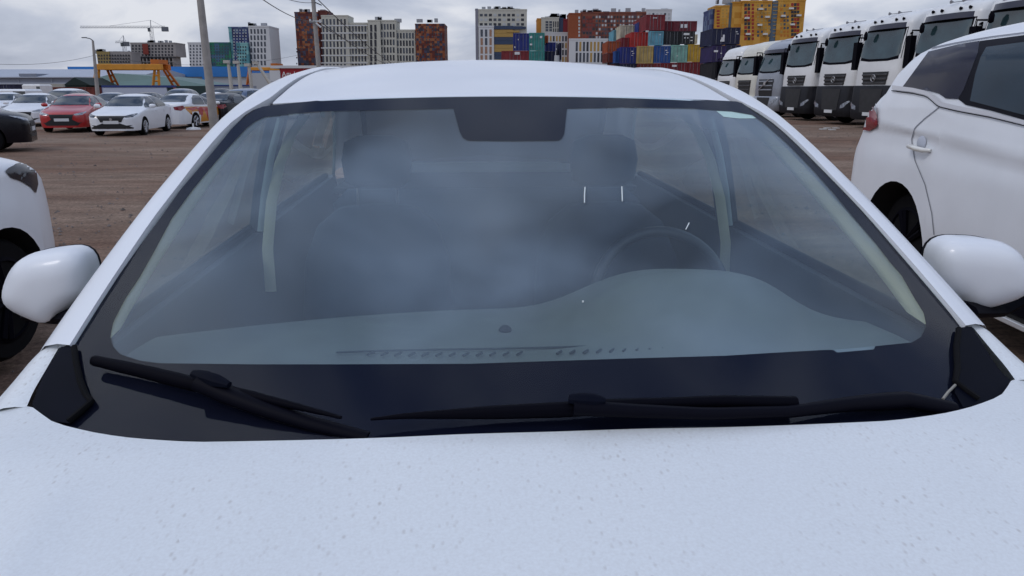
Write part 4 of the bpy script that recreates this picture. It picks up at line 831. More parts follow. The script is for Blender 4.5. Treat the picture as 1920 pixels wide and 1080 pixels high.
# ================================================================== containers
CM = {}
def cmat(k, col): 
    if k not in CM: CM[k] = mat('container ' + k, col, .65, noise=.35, nscale=.9)
    return CM[k]
CC = dict(red=(.18, .012, .018), bright=(.36, .015, .01), blue=(.008, .02, .17), navy=(.006, .009, .045), midblue=(.015, .07, .26), tan=(.42, .30, .10), mint=(.20, .40, .34), yellow=(.50, .30, .025), cyan=(.12, .33, .42),
          black=(.008, .008, .012), purple=(.022, .012, .08), beige=(.50, .45, .34), orange=(.32, .06, .012), brown=(.14, .02, .01), teal=(.03, .22, .20), grey=(.30, .29, .25), dred=(.13, .008, .02))
CW, CHT = 2.44, 2.59
PROTO = {}
def container(x0, x1, y0, y1, Y, key, label, Ln=6.06, rz=0, marks=(), group='shipping containers in the tall stack'):
    """front-end rectangle in the photo at depth Y"""
    a = P(x0, (y0 + y1) / 2, Y); b_ = P(x1, (y0 + y1) / 2, Y); zt, zb = P(x0, y0, Y).z, P(x0, y1, Y).z
    Wd, Hh = b_.x - a.x, zt - zb
    r = empty('shipping_container', ((a.x + b_.x) / 2, Y, zb), rz, label, 'container', group); m0 = cmat(key, CC[key]); h = Wd / 2 - .01; Hh -= .03
    f_ = MB()
    for sx in (-1, 1):
        for yy in (0, Ln - .14): f_.box(sx * h - (.13 if sx > 0 else 0), sx * h + (.13 if sx < 0 else 0), yy, yy + .14, 0, Hh)
    for yy in (0, Ln - .14): f_.box(-h + .13, h - .13, yy + .003, yy + .137, 0, .15); f_.box(-h + .13, h - .13, yy + .003, yy + .137, Hh - .12, Hh)
    f_.box(-h + .003, -h + .09, .14, Ln - .14, 0, .12); f_.box(h - .09, h - .003, .14, Ln - .14, 0, .12); f_.box(-h + .003, -h + .07, .14, Ln - .14, Hh - .08, Hh - .002); f_.box(h - .07, h - .003, .14, Ln - .14, Hh - .08, Hh - .002)
    f_.build('frame', m0, r)
    # corrugated sides and roof
    V = []; n = int((Ln - .28) / .07)
    for k in range(n + 1):
        y = .14 + (Ln - .28) * k / n; o = (0, 0, .045, .045)[k % 4]
        V += [(-h + .02 + o, y, .12), (-h + .02 + o, y, Hh - .08), (-h + .07, y, Hh - .03), (h - .07, y, Hh - .03), (h - .02 - o, y, Hh - .08), (h - .02 - o, y, .12)]
    mobj('corrugated_wall', V, [(k * 6 + i, (k + 1) * 6 + i, (k + 1) * 6 + i + 1, k * 6 + i + 1) for k in range(n) for i in range(5)], m0, r)
    V = []; n = 24
    for k in range(n + 1): x = -h + .13 + (2 * h - .26) * k / n; o = (0.03, .03, .07, .07)[k % 4]; V += [(x, o, .15), (x, o, Hh - .12)]
    d_ = mobj('end_door', V, [(2 * k, 2 * k + 2, 2 * k + 3, 2 * k + 1) for k in range(n)], m0, r)
    lb = MB()
    for x in (-.75, -.3, .3, .75):
        if abs(x) < h - .15: lb.tube([(x, .01, .1), (x, .01, Hh - .1)], .022, 5)
    lb.build('lock_bar', mat('galvanised bar', (.25, .25, .27), .5, .4), r)
    if marks:
        mk = MB()
        for (mx, mz, mw, mh) in marks: mk.box(-h + mx * 2 * h, -h + (mx + mw) * 2 * h, -.012, -.004, Hh * mz, Hh * (mz + mh))
        mk.build('painted_marking', mat('marking white', (.6, .6, .62), .6), r)
    return r
MK = ((.68, .72, .12, .05), (.74, .60, .14, .04), (.70, .48, .1, .04)); MK2 = ((.12, .6, .3, .12), (.6, .5, .12, .06))
CL = [
 (1211, 1247, 27, 57, 112, 'red', 'dark red container alone on top of the stack, small white lettering', 12, ((.36, .76, .05, .07), (.44, .76, .05, .07), (.52, .76, .05, .07))),
 (1197, 1211, 41, 60, 118, 'blue', 'blue container end peeking left of the topmost dark red one', 6, ()),
 (1163, 1192, 47, 76, 122, 'beige', 'beige container above the small dark red one on the stack\'s left', 6, ()),
 (1150, 1163, 56, 77, 127, 'cyan', 'pale blue container left of the beige one', 6, ()),
 (1247, 1263, 39, 58, 112.4, 'dred', 'brownish red container between the topmost one and the wide crimson one', 6, ()),
 (1263, 1307, 39, 59, 112, 'dred', 'wide crimson container with pale letters at the stack\'s upper right', 4, ((.30, .35, .10, .35), (.46, .35, .12, .35))),
 (1183, 1217, 60, 88, 111.5, 'bright', 'bright red container above the tan one', 6, ()),
 (1218, 1244, 58, 85, 110, 'cyan', 'light blue container below the topmost dark red one', 6, MK[:1]),
 (1245, 1276, 58, 84, 111, 'black', 'plain black container right of the light blue one', 6, ()),
 (1276, 1303, 58, 83, 110.6, 'black', 'black container with white markings above the mint one', 6, ((.2, .7, .4, .16), (.25, .45, .1, .08), (.45, .45, .1, .08), (.7, .5, .15, .06), (.7, .25, .15, .08))),
 (1303, 1308, 64, 82, 110.4, 'beige', 'narrow cream container edge beside the black ones', 6, ()),
 (1138, 1165, 77, 99, 114, 'orange', 'rust orange container at the stack\'s left edge', 6, ()),
 (1138, 1153, 99, 117, 113.5, 'brown', 'brown container under the rust orange one', 6, ()),
 (1165, 1183, 70, 89, 113, 'red', 'dark red container above the dark blue one with white marks', 6, ()),
 (1163, 1193, 88, 119, 110, 'blue', 'dark blue container with white marks at the left of the full row', 6, MK),
 (1153, 1161, 95, 118, 111, 'midblue', 'narrow blue container end at the left of the full row', 6, ()),
 (1195, 1225, 86, 119, 109, 'tan', 'tan container between two blue ones', 6, ()),
 (1226, 1257, 86, 118, 109, 'midblue', 'mid-blue container with white marks between the tan and mint ones', 6, MK),
 (1258, 1289, 84, 117, 109, 'mint', 'mint green container between the blue and yellow ones', 6, ((.35, .35, .08, .05),)),
 (1290, 1319, 83, 116, 109, 'yellow', 'yellow container at the right of the full row', 6, ()),
 (1320, 1334, 86, 114, 110, 'purple', 'purple container end right of the yellow one', 6, ()),
 (1195, 1226, 119, 150, 109, 'brown', 'dark red container under the tan one, mostly behind the car roof', 6, ()),
 (1226, 1257, 118, 149, 109, 'red', 'red container under the mid-blue one', 6, ()),
 (1258, 1289, 117, 149, 109, 'red', 'red container with an orange label under the mint one', 6, ((.05, .75, .28, .12),)),
 (1290, 1317, 116, 148, 109, 'red', 'plain red container under the yellow one', 6, ()),
 (1318, 1332, 119, 146, 108.6, 'grey', 'grey container end low down beside the far truck', 6, ()),
 (1163, 1193, 119, 150, 110, 'navy', 'navy container under the dark blue one, behind the car roof', 6, ()),
]
for c in CL: container(*c[:5], c[5], c[6], c[7], 0, c[8])
G2 = 'dark shipping containers right of the tall stack'
CL2 = [
 (1335, 1361, 53, 84, 96, 'navy', 'near-black container with a pale triangle, top of the dark group', 6.06, ((.62, .2, .3, .12), (.68, .32, .24, .14), (.78, .46, .14, .16))),
 (1361, 1388, 51, 83, 96, 'navy', 'dark blue container in front of the yellow flats', 6.06, MK[:2]), (1335, 1361, 85, 116, 96, 'purple', 'violet container under the one with the pale triangle', 6.06, MK2),
 (1361, 1388, 84, 116, 96, 'navy', 'navy container just above the far truck cab', 6.06, ()), (1334, 1361, 117, 150, 96, 'black', 'black container left of the far truck windscreen', 6.06, ())]
for c in CL2: container(*c[:5], c[5], c[6], c[7], 0, c[8], G2)
G3 = 'shipping containers in the low stack on the left'
CL3 = [(962, 992, 62, 95, 112, 'blue', 'bright blue container on top of the low stack', 6, ((.08, .15, .06, .1), (.3, .6, .04, .08))), (992, 1021, 61, 95, 112, 'teal', 'pale green-streaked teal container on top of the low stack', 6, ((.05, .7, .15, .12), (.05, .3, .15, .1), (.7, .7, .15, .12))),
 (940, 992, 95, 127, 112, 'red', 'dark red container with a white logo block at the base of the low stack', 4, ((.48, .78, .18, .16),)), (992, 1021, 95, 127, 112, 'teal', 'teal container under the green-streaked one', 6, ()),
 (1022, 1028, 66, 80, 114, 'orange', 'orange container edge right of the green-streaked one', 6, ()), (1024, 1042, 79, 96, 116, 'blue', 'small blue container beside the grey tank', 6, ()), (1021, 1041, 96, 118, 115, 'navy', 'navy container beside the grey tank', 6, ()), (1048, 1053, 80, 112, 117, 'navy', 'thin dark blue container end right of the grey tank', 6, ())]
for c in CL3: container(*c[:5], c[5], c[6], c[7], 0, c[8], G3)
a = P(1044, 112, 110); m = MB(); m.cyl((0, 0, 0), .55, 4.6, 'z', 14, r2=.35); t_ = m.build('storage_tank', mat('grey tank', (.42, .43, .44), .5), None, 50); t_.location = (a.x, a.y, gz(a.x)); t_.data.transform(Matrix.Scale(1.3, 4, (0, 0, 1)))
tag(t_, 'tall grey cylindrical tank between the low container stack and the flats', 'tank')
# ================================================================== flats
def mk_window(name, wd, ht, col, parent, frame=None):
    mb = MB().box(-wd / 2, wd / 2, -.06, .1, -ht / 2, ht / 2)
    return mb.build(name, col, parent)
FACM = {}
def facade(name, cols, cell, seed=0, base=.8):
    m = bpy.data.materials.new(name); m.use_nodes = True; t = m.node_tree; L = t.links.new; b = t.nodes['Principled BSDF']; b.inputs['Roughness'].default_value = base
    tc = nd(m, 'ShaderNodeTexCoord'); mp = nd(m, 'ShaderNodeMapping'); mp.inputs['Scale'].default_value = (1 / cell[0], 1 / cell[0], 1 / cell[1]); mp.inputs['Location'].default_value = (seed, seed, seed); L(tc.outputs['Object'], mp.inputs[0])
    fl = nd(m, 'ShaderNodeVectorMath', operation='FLOOR'); L(mp.outputs[0], fl.inputs[0]); wn = nd(m, 'ShaderNodeTexWhiteNoise'); L(fl.outputs[0], wn.inputs['Vector'])
    r = nd(m, 'ShaderNodeValToRGB'); r.color_ramp.interpolation = 'CONSTANT'; L(wn.outputs['Value'], r.inputs[0]); e = r.color_ramp.elements
    for i, c in enumerate(cols):
        if i < 2: q = e[i]
        else: q = e.new(i / len(cols))
        q.position = i / len(cols); q.color = (*c, 1)
    L(r.outputs[0], b.inputs['Base Color']); return m
WIN = mat('flat window glass', (.05, .06, .08), .25); WINB = mat('dark balcony opening', (.02, .022, .03), .5); WINW = mat('pale window', (.40, .42, .43), .4)
class Flats:
    def __init__(s, label, px, Y, group='blocks of flats on the skyline'):
        p = P(px, 110, Y); s.o = Vector((p.x, Y, 0)); s.Y = Y; s.root = empty('apartment_building', s.o, 0, label, 'building', group); s.n = 0; s.pr = {}; s.extra = {}
    def loc(s, px, py, dy=0): p = P(px, py, s.Y + dy); return Vector((p.x - s.o.x, dy, p.z))
    def block(s, x0, x1, y0, m, name='wall', y1=185, dy=0, dep=16, parapet=True, skew=None):
        a, b_ = s.loc(x0, y0, dy), s.loc(x1, y0, dy); zb = max(0, s.loc(x0, y1, dy).z) if y1 < 170 else 0
        w_ = MB().box(a.x, b_.x, dy, dy + dep, zb, a.z).build(name, m, s.root)
        if parapet: MB().box(a.x - .12, b_.x + .12, dy - .12, dy + dep + .12, a.z + .003, a.z + .8).build('parapet', m, s.root)
        return w_
    def wins(s, x0, x1, y0, y1, nx, ny, wpx, hpx, m=None, dy=0, skip=0.0, name='window', mats=None):
        k_ = s.Y / F
        for j in range(ny):
            for i in range(nx):
                if random.random() < skip: continue
                cx = x0 + (x1 - x0) * (i + .5) / nx; cy = y0 + (y1 - y0) * (j + .5) / ny; p = s.loc(cx, cy, dy)
                mm_ = random.choice(mats) if mats else (m or WIN); key = (name, mm_.name, round(wpx, 2), round(hpx, 2))
                s.n += 1
                if s.n > 99: s.extra.setdefault(mm_.name, MB()).box(p.x - wpx * k_ / 2, p.x + wpx * k_ / 2, dy - .06, dy + .1, p.z - hpx * k_ / 2, p.z + hpx * k_ / 2); continue
                if key not in s.pr: o = mk_window(name, wpx * k_, hpx * k_, mm_, s.root); s.pr[key] = o
                else: o = s.pr[key].copy(); COL.objects.link(o); o.parent = s.root
                o.location = (p.x, dy, p.z)
    def band(s, x0, x1, y, hpx, m, dy=0, name='floor_band', out=.35):
        a, b_ = s.loc(x0, y, dy), s.loc(x1, y, dy); MB().box(a.x, b_.x, dy - out, dy + .2, a.z - hpx * s.Y / F / 2, a.z + hpx * s.Y / F / 2).build(name, m, s.root)
    def roofbits(s, x0, x1, y, n, dy=4):
        for i in range(n):
            mb = MB(); p = s.loc(x0 + (x1 - x0) * random.random(), y, dy); h = random.uniform(.8, 2.6); w_ = random.uniform(.4, 2.0); mb.box(p.x - w_, p.x + w_, dy, dy + 2, p.z - .5, p.z + h)
            mb.build('roof_vent', mat('roof equipment', (.3, .31, .33), .7), s.root)
    def done(s):
        if s.extra:
            V = MB(); names = list(s.extra)
            for i, k in enumerate(names): V.add(s.extra[k].v, s.extra[k].f, i)
            o = V.build('windows', None, s.root, mats=[bpy.data.materials[k] for k in names]); o['kind'] = 'stuff'
CREAM = mat('cream render', (.47, .46, .40), .85, noise=.06, nscale=.05); WHT = mat('white render', (.56, .57, .58), .85, noise=.05, nscale=.05)
BRN = facade('brown pixel cladding', [(.10, .018, .012), (.20, .05, .018), (.13, .028, .015), (.035, .03, .05), (.27, .10, .04), (.08, .014, .012), (.22, .06, .02), (.05, .05, .09)], (1.5, 1.35))
BRNS = mat('dark brown side', (.10, .02, .015), .8); BLU = facade('navy pixel cladding', [(.03, .045, .14), (.05, .07, .17), (.025, .03, .09), (.10, .14, .22)], (2.2, 2.4), 3)
GRN = facade('green pixel cladding', [(.015, .14, .09), (.02, .10, .10), (.03, .19, .10), (.02, .08, .12), (.05, .12, .2)], (2.6, 2.0), 5); TEA = facade('teal pixel cladding', [(.12, .32, .36), (.08, .24, .28), (.2, .42, .42)], (2.6, 2.0), 7)
YEL = facade('yellow cladding', [(.50, .25, .03), (.44, .20, .02), (.55, .29, .05), (.47, .23, .03)], (3.4, 2.8), 2, .8); ORG = mat('orange cladding', (.45, .15, .02), .8); TEALW = mat('bluish glass strip', (.07, .11, .16), .3)
# pale/green/navy block
f = Flats('white, green and navy pixelated block left of centre, behind the near pole', 430, 430)
f.block(352, 392, 82, WHT); f.wins(354, 391, 83, 124, 6, 7, 2.6, 3.2, WIN)
f.block(392.4, 431, 82, GRN, dy=.5); f.wins(394, 430, 84, 122, 7, 7, 2, 2.4, WIN, .5)
f.block(428, 434, 53, TEA, dy=1.2); f.block(434.3, 465, 53, BLU, dy=-.4); f.wins(436, 464, 54, 120, 5, 12, 2, 2.2, WINW, -.4)
f.block(443, 464, 83, TEA, dy=-3, dep=2); f.wins(444, 463, 85, 122, 4, 6, 2.2, 3, WINB, -3)
f.block(465.4, 504, 51, WHT, dy=-.6, dep=18); f.wins(468, 500, 53, 124, 5, 6, 3.2, 8, WIN, -.6)
f.roofbits(466, 500, 50, 6); f.done()
# brown and cream block
f = Flats('long cream block between two brown pixelated towers, behind the thin concrete pole', 690, 450)
f.block(552, 596, 25, BRN, dep=20); f.block(596.3, 612, 22, BRNS, dy=1); f.block(612.1, 616, 26, BRN, dy=1.4); f.wins(554, 594, 28, 122, 8, 17, 1.8, 2.6, mats=[WINB, WIN], skip=.35)
f.block(602, 652, 31, CREAM, dy=-1); f.wins(603, 650, 34, 132, 7, 7, 3.2, 9.5, mats=[WIN, WINB], dy=-1)
f.block(652.3, 689, 45, CREAM, dy=-.2); f.wins(653, 688, 47, 131, 6, 6, 3, 9.5, mats=[WIN, WINB], dy=-.2)
f.block(689.3, 712, 40, CREAM, dy=-2, dep=20); f.wins(692, 708, 46, 130, 2, 6, 4, 11.5, WINB, -2)
f.block(712.3, 742, 40, CREAM, dy=-.6); f.wins(713, 741, 43, 130, 5, 6, 3, 9.5, mats=[WIN, WINB], dy=-.6)
f.block(742.3, 778, 58, CREAM, dy=.2); f.wins(743, 777, 60, 130, 6, 5, 3.2, 9.5, mats=[WIN, WINB], dy=.2)
f.block(778.3, 833, 47, BRN, dy=-1.2, dep=20); f.wins(780, 831, 49, 122, 9, 13, 2, 2.8, mats=[WINB, WIN], dy=-1.2, skip=.35)
for yy in (46, 60, 74, 88, 102, 116): f.band(602, 689, yy + 2, 1.6, WHT, -1.05, out=.1)
f.roofbits(690, 830, 40, 8, 6); f.roofbits(556, 610, 22, 5, 6); f.done()
# beige block left of centre-right
OC = mat('ochre panel', (.38, .24, .07), .8); NVP = mat('navy panel', (.03, .05, .10), .7)
f = Flats('beige block with ochre and navy balcony bands behind the low container stack', 940, 420)
f.block(891, 988, 20, CREAM); f.block(891, 896, 16, mat('grey corner', (.2, .2, .24), .8), dy=-.3, dep=2, parapet=False); f.wins(898, 984, 24, 50, 10, 3, 5.2, 4.2, mats=[WIN, WINW, WINB])
f.block(897.2, 926, 51, WHT, dy=-1.5, dep=2); f.wins(899, 924, 54, 118, 3, 4, 4.2, 12, mats=[mat('terracotta pane', (.30, .17, .11), .6), WIN], dy=-1.5)
for j in range(6): f.band(926.5, 962, 56 + j * 14 - 4, 6, NVP if j % 2 == 0 else OC, -.5, out=.6); f.band(926.5, 962, 56 + j * 14 + 3, 6, OC if j % 2 == 0 else NVP, -.5, out=.5)
f.band(926.5, 980, 52, 5, NVP, -.5, out=.7); f.band(950, 974, 59, 3, OC, -.9); f.band(978, 986, 52, 4, NVP, -.5)
f.roofbits(896, 975, 20, 14, 5); f.block(938, 965, 15, mat('lift house', (.30, .31, .32), .8), dy=6, dep=6, y1=30, parapet=False); f.done()
# small mixed block
f = Flats('narrow white, orange and navy block just right of the low container stack', 1035, 440)
f.block(1007, 1020, 37, mat('orange side', (.5, .22, .04), .8), dy=1); f.block(1015, 1048, 35, CREAM, dy=-.6); f.block(1048.3, 1056, 36, NVP, dy=0); f.block(1056.3, 1067, 38, mat('dark red side', (.2, .02, .03), .8), dy=0)
f.wins(1022, 1036, 39, 64, 2, 5, 5, 3.5, WIN, -.6); f.wins(1036, 1048, 39, 118, 3, 6, 2, 10, WINB, -.6); f.block(1022, 1066, 63, WHT, dy=-3, dep=2); f.wins(1024, 1064, 66, 118, 7, 4, 3, 9, mats=[WINB, WIN, OC], dy=-3); f.roofbits(1015, 1062, 34, 12, 4); f.done()
# long brown block
RB_ = facade('red brown brick cladding', [(.15, .045, .03), (.11, .03, .025), (.19, .06, .035), (.13, .05, .05)], (3, 2.6), 9)
f = Flats('long red-brown block with a white lower part, behind the tall container stack', 1160, 430)
f.block(1067, 1090, 27, mat('rust cladding', (.24, .06, .02), .8), dy=-.4); f.block(1090.3, 1212, 25, RB_); f.block(1212.3, 1260, 20, WHT, dy=-.5)
f.wins(1080, 1092, 30, 70, 1, 6, 3, 4, WINW, -.4); f.wins(1092, 1116, 29, 73, 4, 6, 4, 4, mats=[WINB, mat('red balcony', (.2, .03, .02), .7)]); f.wins(1116, 1211, 28, 74, 17, 6, 3.2, 4, mats=[WINW, WIN, WINB, WINW]); f.wins(1214, 1258, 23, 60, 6, 5, 3.4, 4, mats=[WIN, WINW], dy=-.5)
f.block(1067.5, 1140, 75, WHT, dy=-4, dep=3); f.wins(1078, 1132, 77, 118, 8, 2, 3.8, 16, mats=[WIN, OC, WINB], dy=-4); f.roofbits(1080, 1258, 24, 22, 5); f.done()
# yellow block
f = Flats('large yellow block with red-framed windows above the far trucks', 1420, 400)
f.block(1334, 1347, 20, BLU, dy=1.5); f.block(1342, 1368, 13, YEL, dy=0); f.block(1368.3, 1374, 8, TEALW, dy=.6); f.block(1374.3, 1392, 6, YEL, dy=-.4); f.block(1392.3, 1448, 4, YEL, dy=-1.5, dep=18); f.block(1448.3, 1460, 5, TEALW, dy=-.9); f.block(1460.3, 1511, 2, YEL, dy=-1.5, dep=18)
RDW = mat('red window frame', (.28, .02, .012), .6)
f.wins(1395, 1407, 6, 76, 2, 10, 4.6, 5, mats=[WINB, RDW], dy=-1.5); f.wins(1409, 1414, 6, 76, 1, 10, 4, 4.4, RDW, -1.5); f.wins(1483, 1499, 5, 75, 3, 10, 4.4, 4.8, mats=[WINB, RDW], dy=-1.5); f.wins(1418, 1446, 7, 70, 4, 9, 4, 4, mats=[WIN, OC, OC], dy=-1.5); f.wins(1462, 1480, 7, 70, 3, 9, 3.6, 4, mats=[WIN, OC, ORG], dy=-1.5); f.wins(1343, 1350, 18, 52, 1, 6, 5, 3, RDW, 0, mats=None); f.wins(1352, 1366, 16, 52, 2, 6, 2, 2.6, OC, 0)
for (bx, by) in ((1396, 32), (1422, 15), (1434, 30), (1464, 28), (1479, 14), (1420, 45), (1481, 44), (1430, 62), (1398, 62), (1493, 27)): f.band(bx, bx + 8, by + 2, 3, mat('white balcony', (.62, .62, .6), .7), -1.6, 'balcony', 1.2)
for yy in range(6, 76, 7): f.band(1449, 1459.5, yy, 1.2, OC, -1.0, out=.1)
f.roofbits(1345, 1505, 5, 16, 5); f.done()
# unfinished blocks
UNF = mat('raw concrete', (.30, .28, .27), .9, noise=.2, nscale=.1); f = Flats('unfinished grey concrete block with empty window holes, behind the gantry crane', 285, 520, 'unfinished concrete blocks')
f.block(244, 328, 82, UNF, y1=106); f.wins(246, 326, 83, 106, 13, 4, 3.2, 3.4, WINB)
for i in range(12): p = f.loc(247 + i * 7, 115); MB().box(p.x - .4, p.x + .4, .2, 12, 0, f.loc(250, 106).z - .01).build('column', UNF, f.root)
f.band(244, 330, 108, 1.6, WINB, .3); f.band(244, 330, 116, 1.2, UNF, .3); f.band(268, 278, 92, 18, mat('red hoist', (.2, .03, .02), .8), -.8, 'hoist'); f.roofbits(246, 326, 82, 9, 3); f.done()
f = Flats('lower unfinished block with ochre-stained wall, left of the taller one', 213, 500, 'unfinished concrete blocks')
f.block(181, 205, 99, mat('ochre stained concrete', (.28, .21, .08), .9), dy=0, dep=12); f.block(205.2, 246, 99, UNF, dy=.4, dep=12); f.wins(183, 244, 101, 119, 12, 3, 2.8, 3.2, WINB); f.roofbits(182, 244, 99, 12, 3); f.done()
def tower_crane(px, ytop, x0, x1, Y, label, ym=None):
    a = P(px, ytop, Y); r = empty('tower_crane', (a.x, Y, 0), 0, label, 'crane'); h = a.z; s_ = 2.2; lat = mat('crane grey steel', (.22, .23, .26), .6)
    mb = MB()
    for sx in (-.9, .9):
        for sy in (-.9, .9): mb.tube([(sx, sy, 0), (sx, sy, h)], .14, 4)
    z = 0; k = 0
    while z < h - s_: mb.tube([(-.9, -.9, z), (.9, -.9, z + s_)] if k % 2 else [(.9, -.9, z), (-.9, -.9, z + s_)], .1, 4); z += s_; k += 1
    mb.build('mast', lat, r); j = MB(); xa, xb = P(x0, ytop, Y).x - a.x, P(x1, ytop, Y).x - a.x
    j.tube([(xa, 0, h), (xb, 0, h)], .16, 4); j.tube([(xa, 1, h), (xb, 1, h)], .16, 4); j.tube([(xa, .5, h + 1.1), (xb, .5, h + 1.1)], .14, 4)
    x = min(xa, xb); e_ = max(xa, xb); k = 0
    while x < e_ - 2: j.tube([(x, 0, h), (x + 1, .5, h + 1.1), (x + 2, 0, h)], .08, 4); x += 2
    j.tube([(0, 0, h), (0, .5, h + 5)], .25, 4); j.tube([(0, .5, h + 5), (xa * .6, .5, h + 1.1)], .08, 4); j.tube([(0, .5, h + 5), (xb * .8, .5, h + 1.1)], .08, 4); j.build('jib', lat, r)
    xq = xb if abs(xb) < abs(xa) else xa
    MB().box(xq - 2.2, xq + 1.8, -.6, 1.6, h - 2.4, h + .6).build('counterweight', mat('counterweight grey', (.12, .13, .15), .8), r); MB().box(-1.8, -.3, -1.4, -.2, h - 2.6, h - .3).build('cab', WGLASS, r)
tower_crane(283, 52, 150, 309, 540, 'tall tower crane with a long jib above the unfinished block')
tower_crane(232, 80, 216, 236, 560, 'small tower crane with a short counter-jib left of the tall one')
# ================================================================== industrial sheds, gantry cranes, walls
def bbox(name, x0, x1, y0, y1, Y, dep, m, label, cat, parts=None):
    a, b_ = P(x0, y0, Y), P(x1, y0, Y); zb = 0 if y1 is None else max(0, P(x0, y1, Y).z); r = empty(name, (a.x, Y, 0), 0, label, cat)
    MB().box(0, b_.x - a.x, 0, dep, zb if y1 else -.3, a.z).build('wall', m, r); r['_'] = 0; del r['_']
    return r, a, b_
def pbox(root, x0, x1, y0, y1, Y, name, m, out=.05, dep=.3):
    a, b_ = P(x0, y0, Y), P(x1, y1, Y); o = root.location; MB().box(a.x - o.x, b_.x - o.x, -out, dep, b_.z, a.z).build(name, m, root)
GRW = mat('grey sheet wall', (.23, .25, .30), .7, noise=.12, nscale=.2); GRR = mat('pale sheet roof', (.38, .41, .47), .6, noise=.06, nscale=.1); BLB = mat('blue sheet band', (.02, .17, .48), .5, noise=.12, nscale=.1); LGW = mat('light shed wall', (.42, .43, .44), .7, noise=.06, nscale=.1)
r, a, b_ = bbox('warehouse', -420, 250, 146, None, 200, 40, GRW, 'long low grey warehouse with a pale sheet roof along the left horizon', 'warehouse')
L_ = b_.x - a.x; m = MB(); m.rings([[Vector((x, -.6, a.z)), Vector((x, -.6, a.z + .25)), Vector((x, 18, a.z + 2.6)), Vector((x, 41, a.z + .25)), Vector((x, 41, a.z))] for x in (-1, L_ + 1)]); m.build('roof', GRR, r)
pbox(r, -420, 250, 155, 158, 200, 'lower_band', GRR, .15); pbox(r, 35, 68, 138, 143, 200, 'roof_box', mat('roof box grey', (.2, .22, .27), .7), .0, 6)
for x in range(-400, 250, 62): pbox(r, x, x + 2, 147, 155, 200, 'downpipe', GRR, .2)
r, a, b_ = bbox('factory_shed', 128, 520, 137, None, 230, 40, LGW, 'wide light-walled shed with a bright blue fascia behind the gantry crane', 'shed')
pbox(r, 128, 465, 125, 144, 230, 'blue_fascia', BLB, .5, 40.2); pbox(r, 380, 386, 144, 159, 230, 'blue_downpipe', BLB, .5)
for x0 in (246, 253, 266, 273): pbox(r, x0, x0 + 5, 147, 152, 230, 'window', WIN, .1)
pbox(r, 395, 465, 159, 162, 230, 'blue_edge', BLB, .4)
# green roofed hall
a, b_, ap = P(120, 163, 170), P(400, 163, 170), P(205, 137, 170); r = empty('green_roof_hall', (a.x, 170, 0), 0, 'low hall with a dull green pitched roof under the gantry crane', 'shed'); L_ = b_.x - a.x; xa = ap.x - a.x
MB().box(0, L_, 0, 20, 0, a.z).build('wall', mat('dark green wall', (.02, .045, .045), .8), r)
MB().add([(-.5, -.4, a.z), (L_ + .5, -.4, a.z), (xa + 12, 2, ap.z - .9), (xa, 2, ap.z), (-.5, 20, a.z), (L_ + .5, 20, a.z), (xa, 18, ap.z), (xa + 12, 18, ap.z - .9)], [(0, 1, 2, 3), (4, 6, 7, 5), (0, 3, 6, 4), (1, 5, 7, 2), (3, 2, 7, 6)]).build('roof', mat('grey green roof', (.10, .17, .16), .6, noise=.12, nscale=.1), r)
# dark gabled shed
a, b_, ap = P(118, 160, 130), P(170, 160, 130), P(139, 145, 130); r = empty('gabled_shed', (a.x, 130, 0), 0, 'small almost black gabled shed behind the long red container', 'shed'); L_ = b_.x - a.x; xa = ap.x - a.x; dk = mat('black green boards', (.006, .018, .016), .8)
MB().box(.3, L_ - .9, .1, 8, 0, a.z).build('wall', dk, r); MB().add([(0, 0, a.z), (L_, 0, a.z), (xa, 0, ap.z), (0, 9, a.z), (L_, 9, a.z), (xa, 9, ap.z)], [(0, 1, 2), (3, 5, 4), (0, 2, 5, 3), (1, 4, 5, 2), (0, 3, 4, 1)]).build('roof', dk, r)
container(75, 124, 163, 181, 100, 'brown', 'long rusty red container low on the left, its left half under a pale wall', 2.4, 0, (), 'rusty red containers by the gabled shed')
container(124, 176, 163, 181, 100.2, 'brown', 'long rusty red container ending at the lamp pole', 2.4, 0, (), 'rusty red containers by the gabled shed')
r, a, b_ = bbox('low_wall', 74, 118, 157, None, 120, .4, mat('pale stained wall', (.36, .35, .31), .9), 'pale stained wall above the left rusty red container', 'wall')
container(-20, 27, 158, 180, 105, 'navy', 'dark grey-blue container at the left edge of the picture', 2.4, 0, (), 'single containers on the far left')
r, a, b_ = bbox('site_fence', 190, 312, 164, None, 95, .15, mat('white blue panels', (.42, .46, .55), .7), 'white panel fence with a blue top rail behind the parked cars', 'fence'); pbox(r, 190, 330, 160, 164, 95, 'top_rail', mat('dark blue rail', (.01, .03, .16), .5), .04, .2); pbox(r, 190, 193, 160, 180, 95, 'post', mat('dark blue rail', (.01, .03, .16)), .06)
r, a, b_ = bbox('site_fence', 330, 395, 161, None, 93, .15, mat('dark green panels', (.008, .03, .03), .7), 'dark green panel fence right of the white panel fence', 'fence')
r, a, b_ = bbox('site_fence', 395, 480, 161, None, 96, .15, mat('grey panels', (.2, .22, .27), .7), 'grey panel fence right of the near concrete pole', 'fence'); pbox(r, 395, 470, 159, 161.5, 96, 'top_rail', mat('dark blue rail', (.01, .03, .16)), .04, .2)
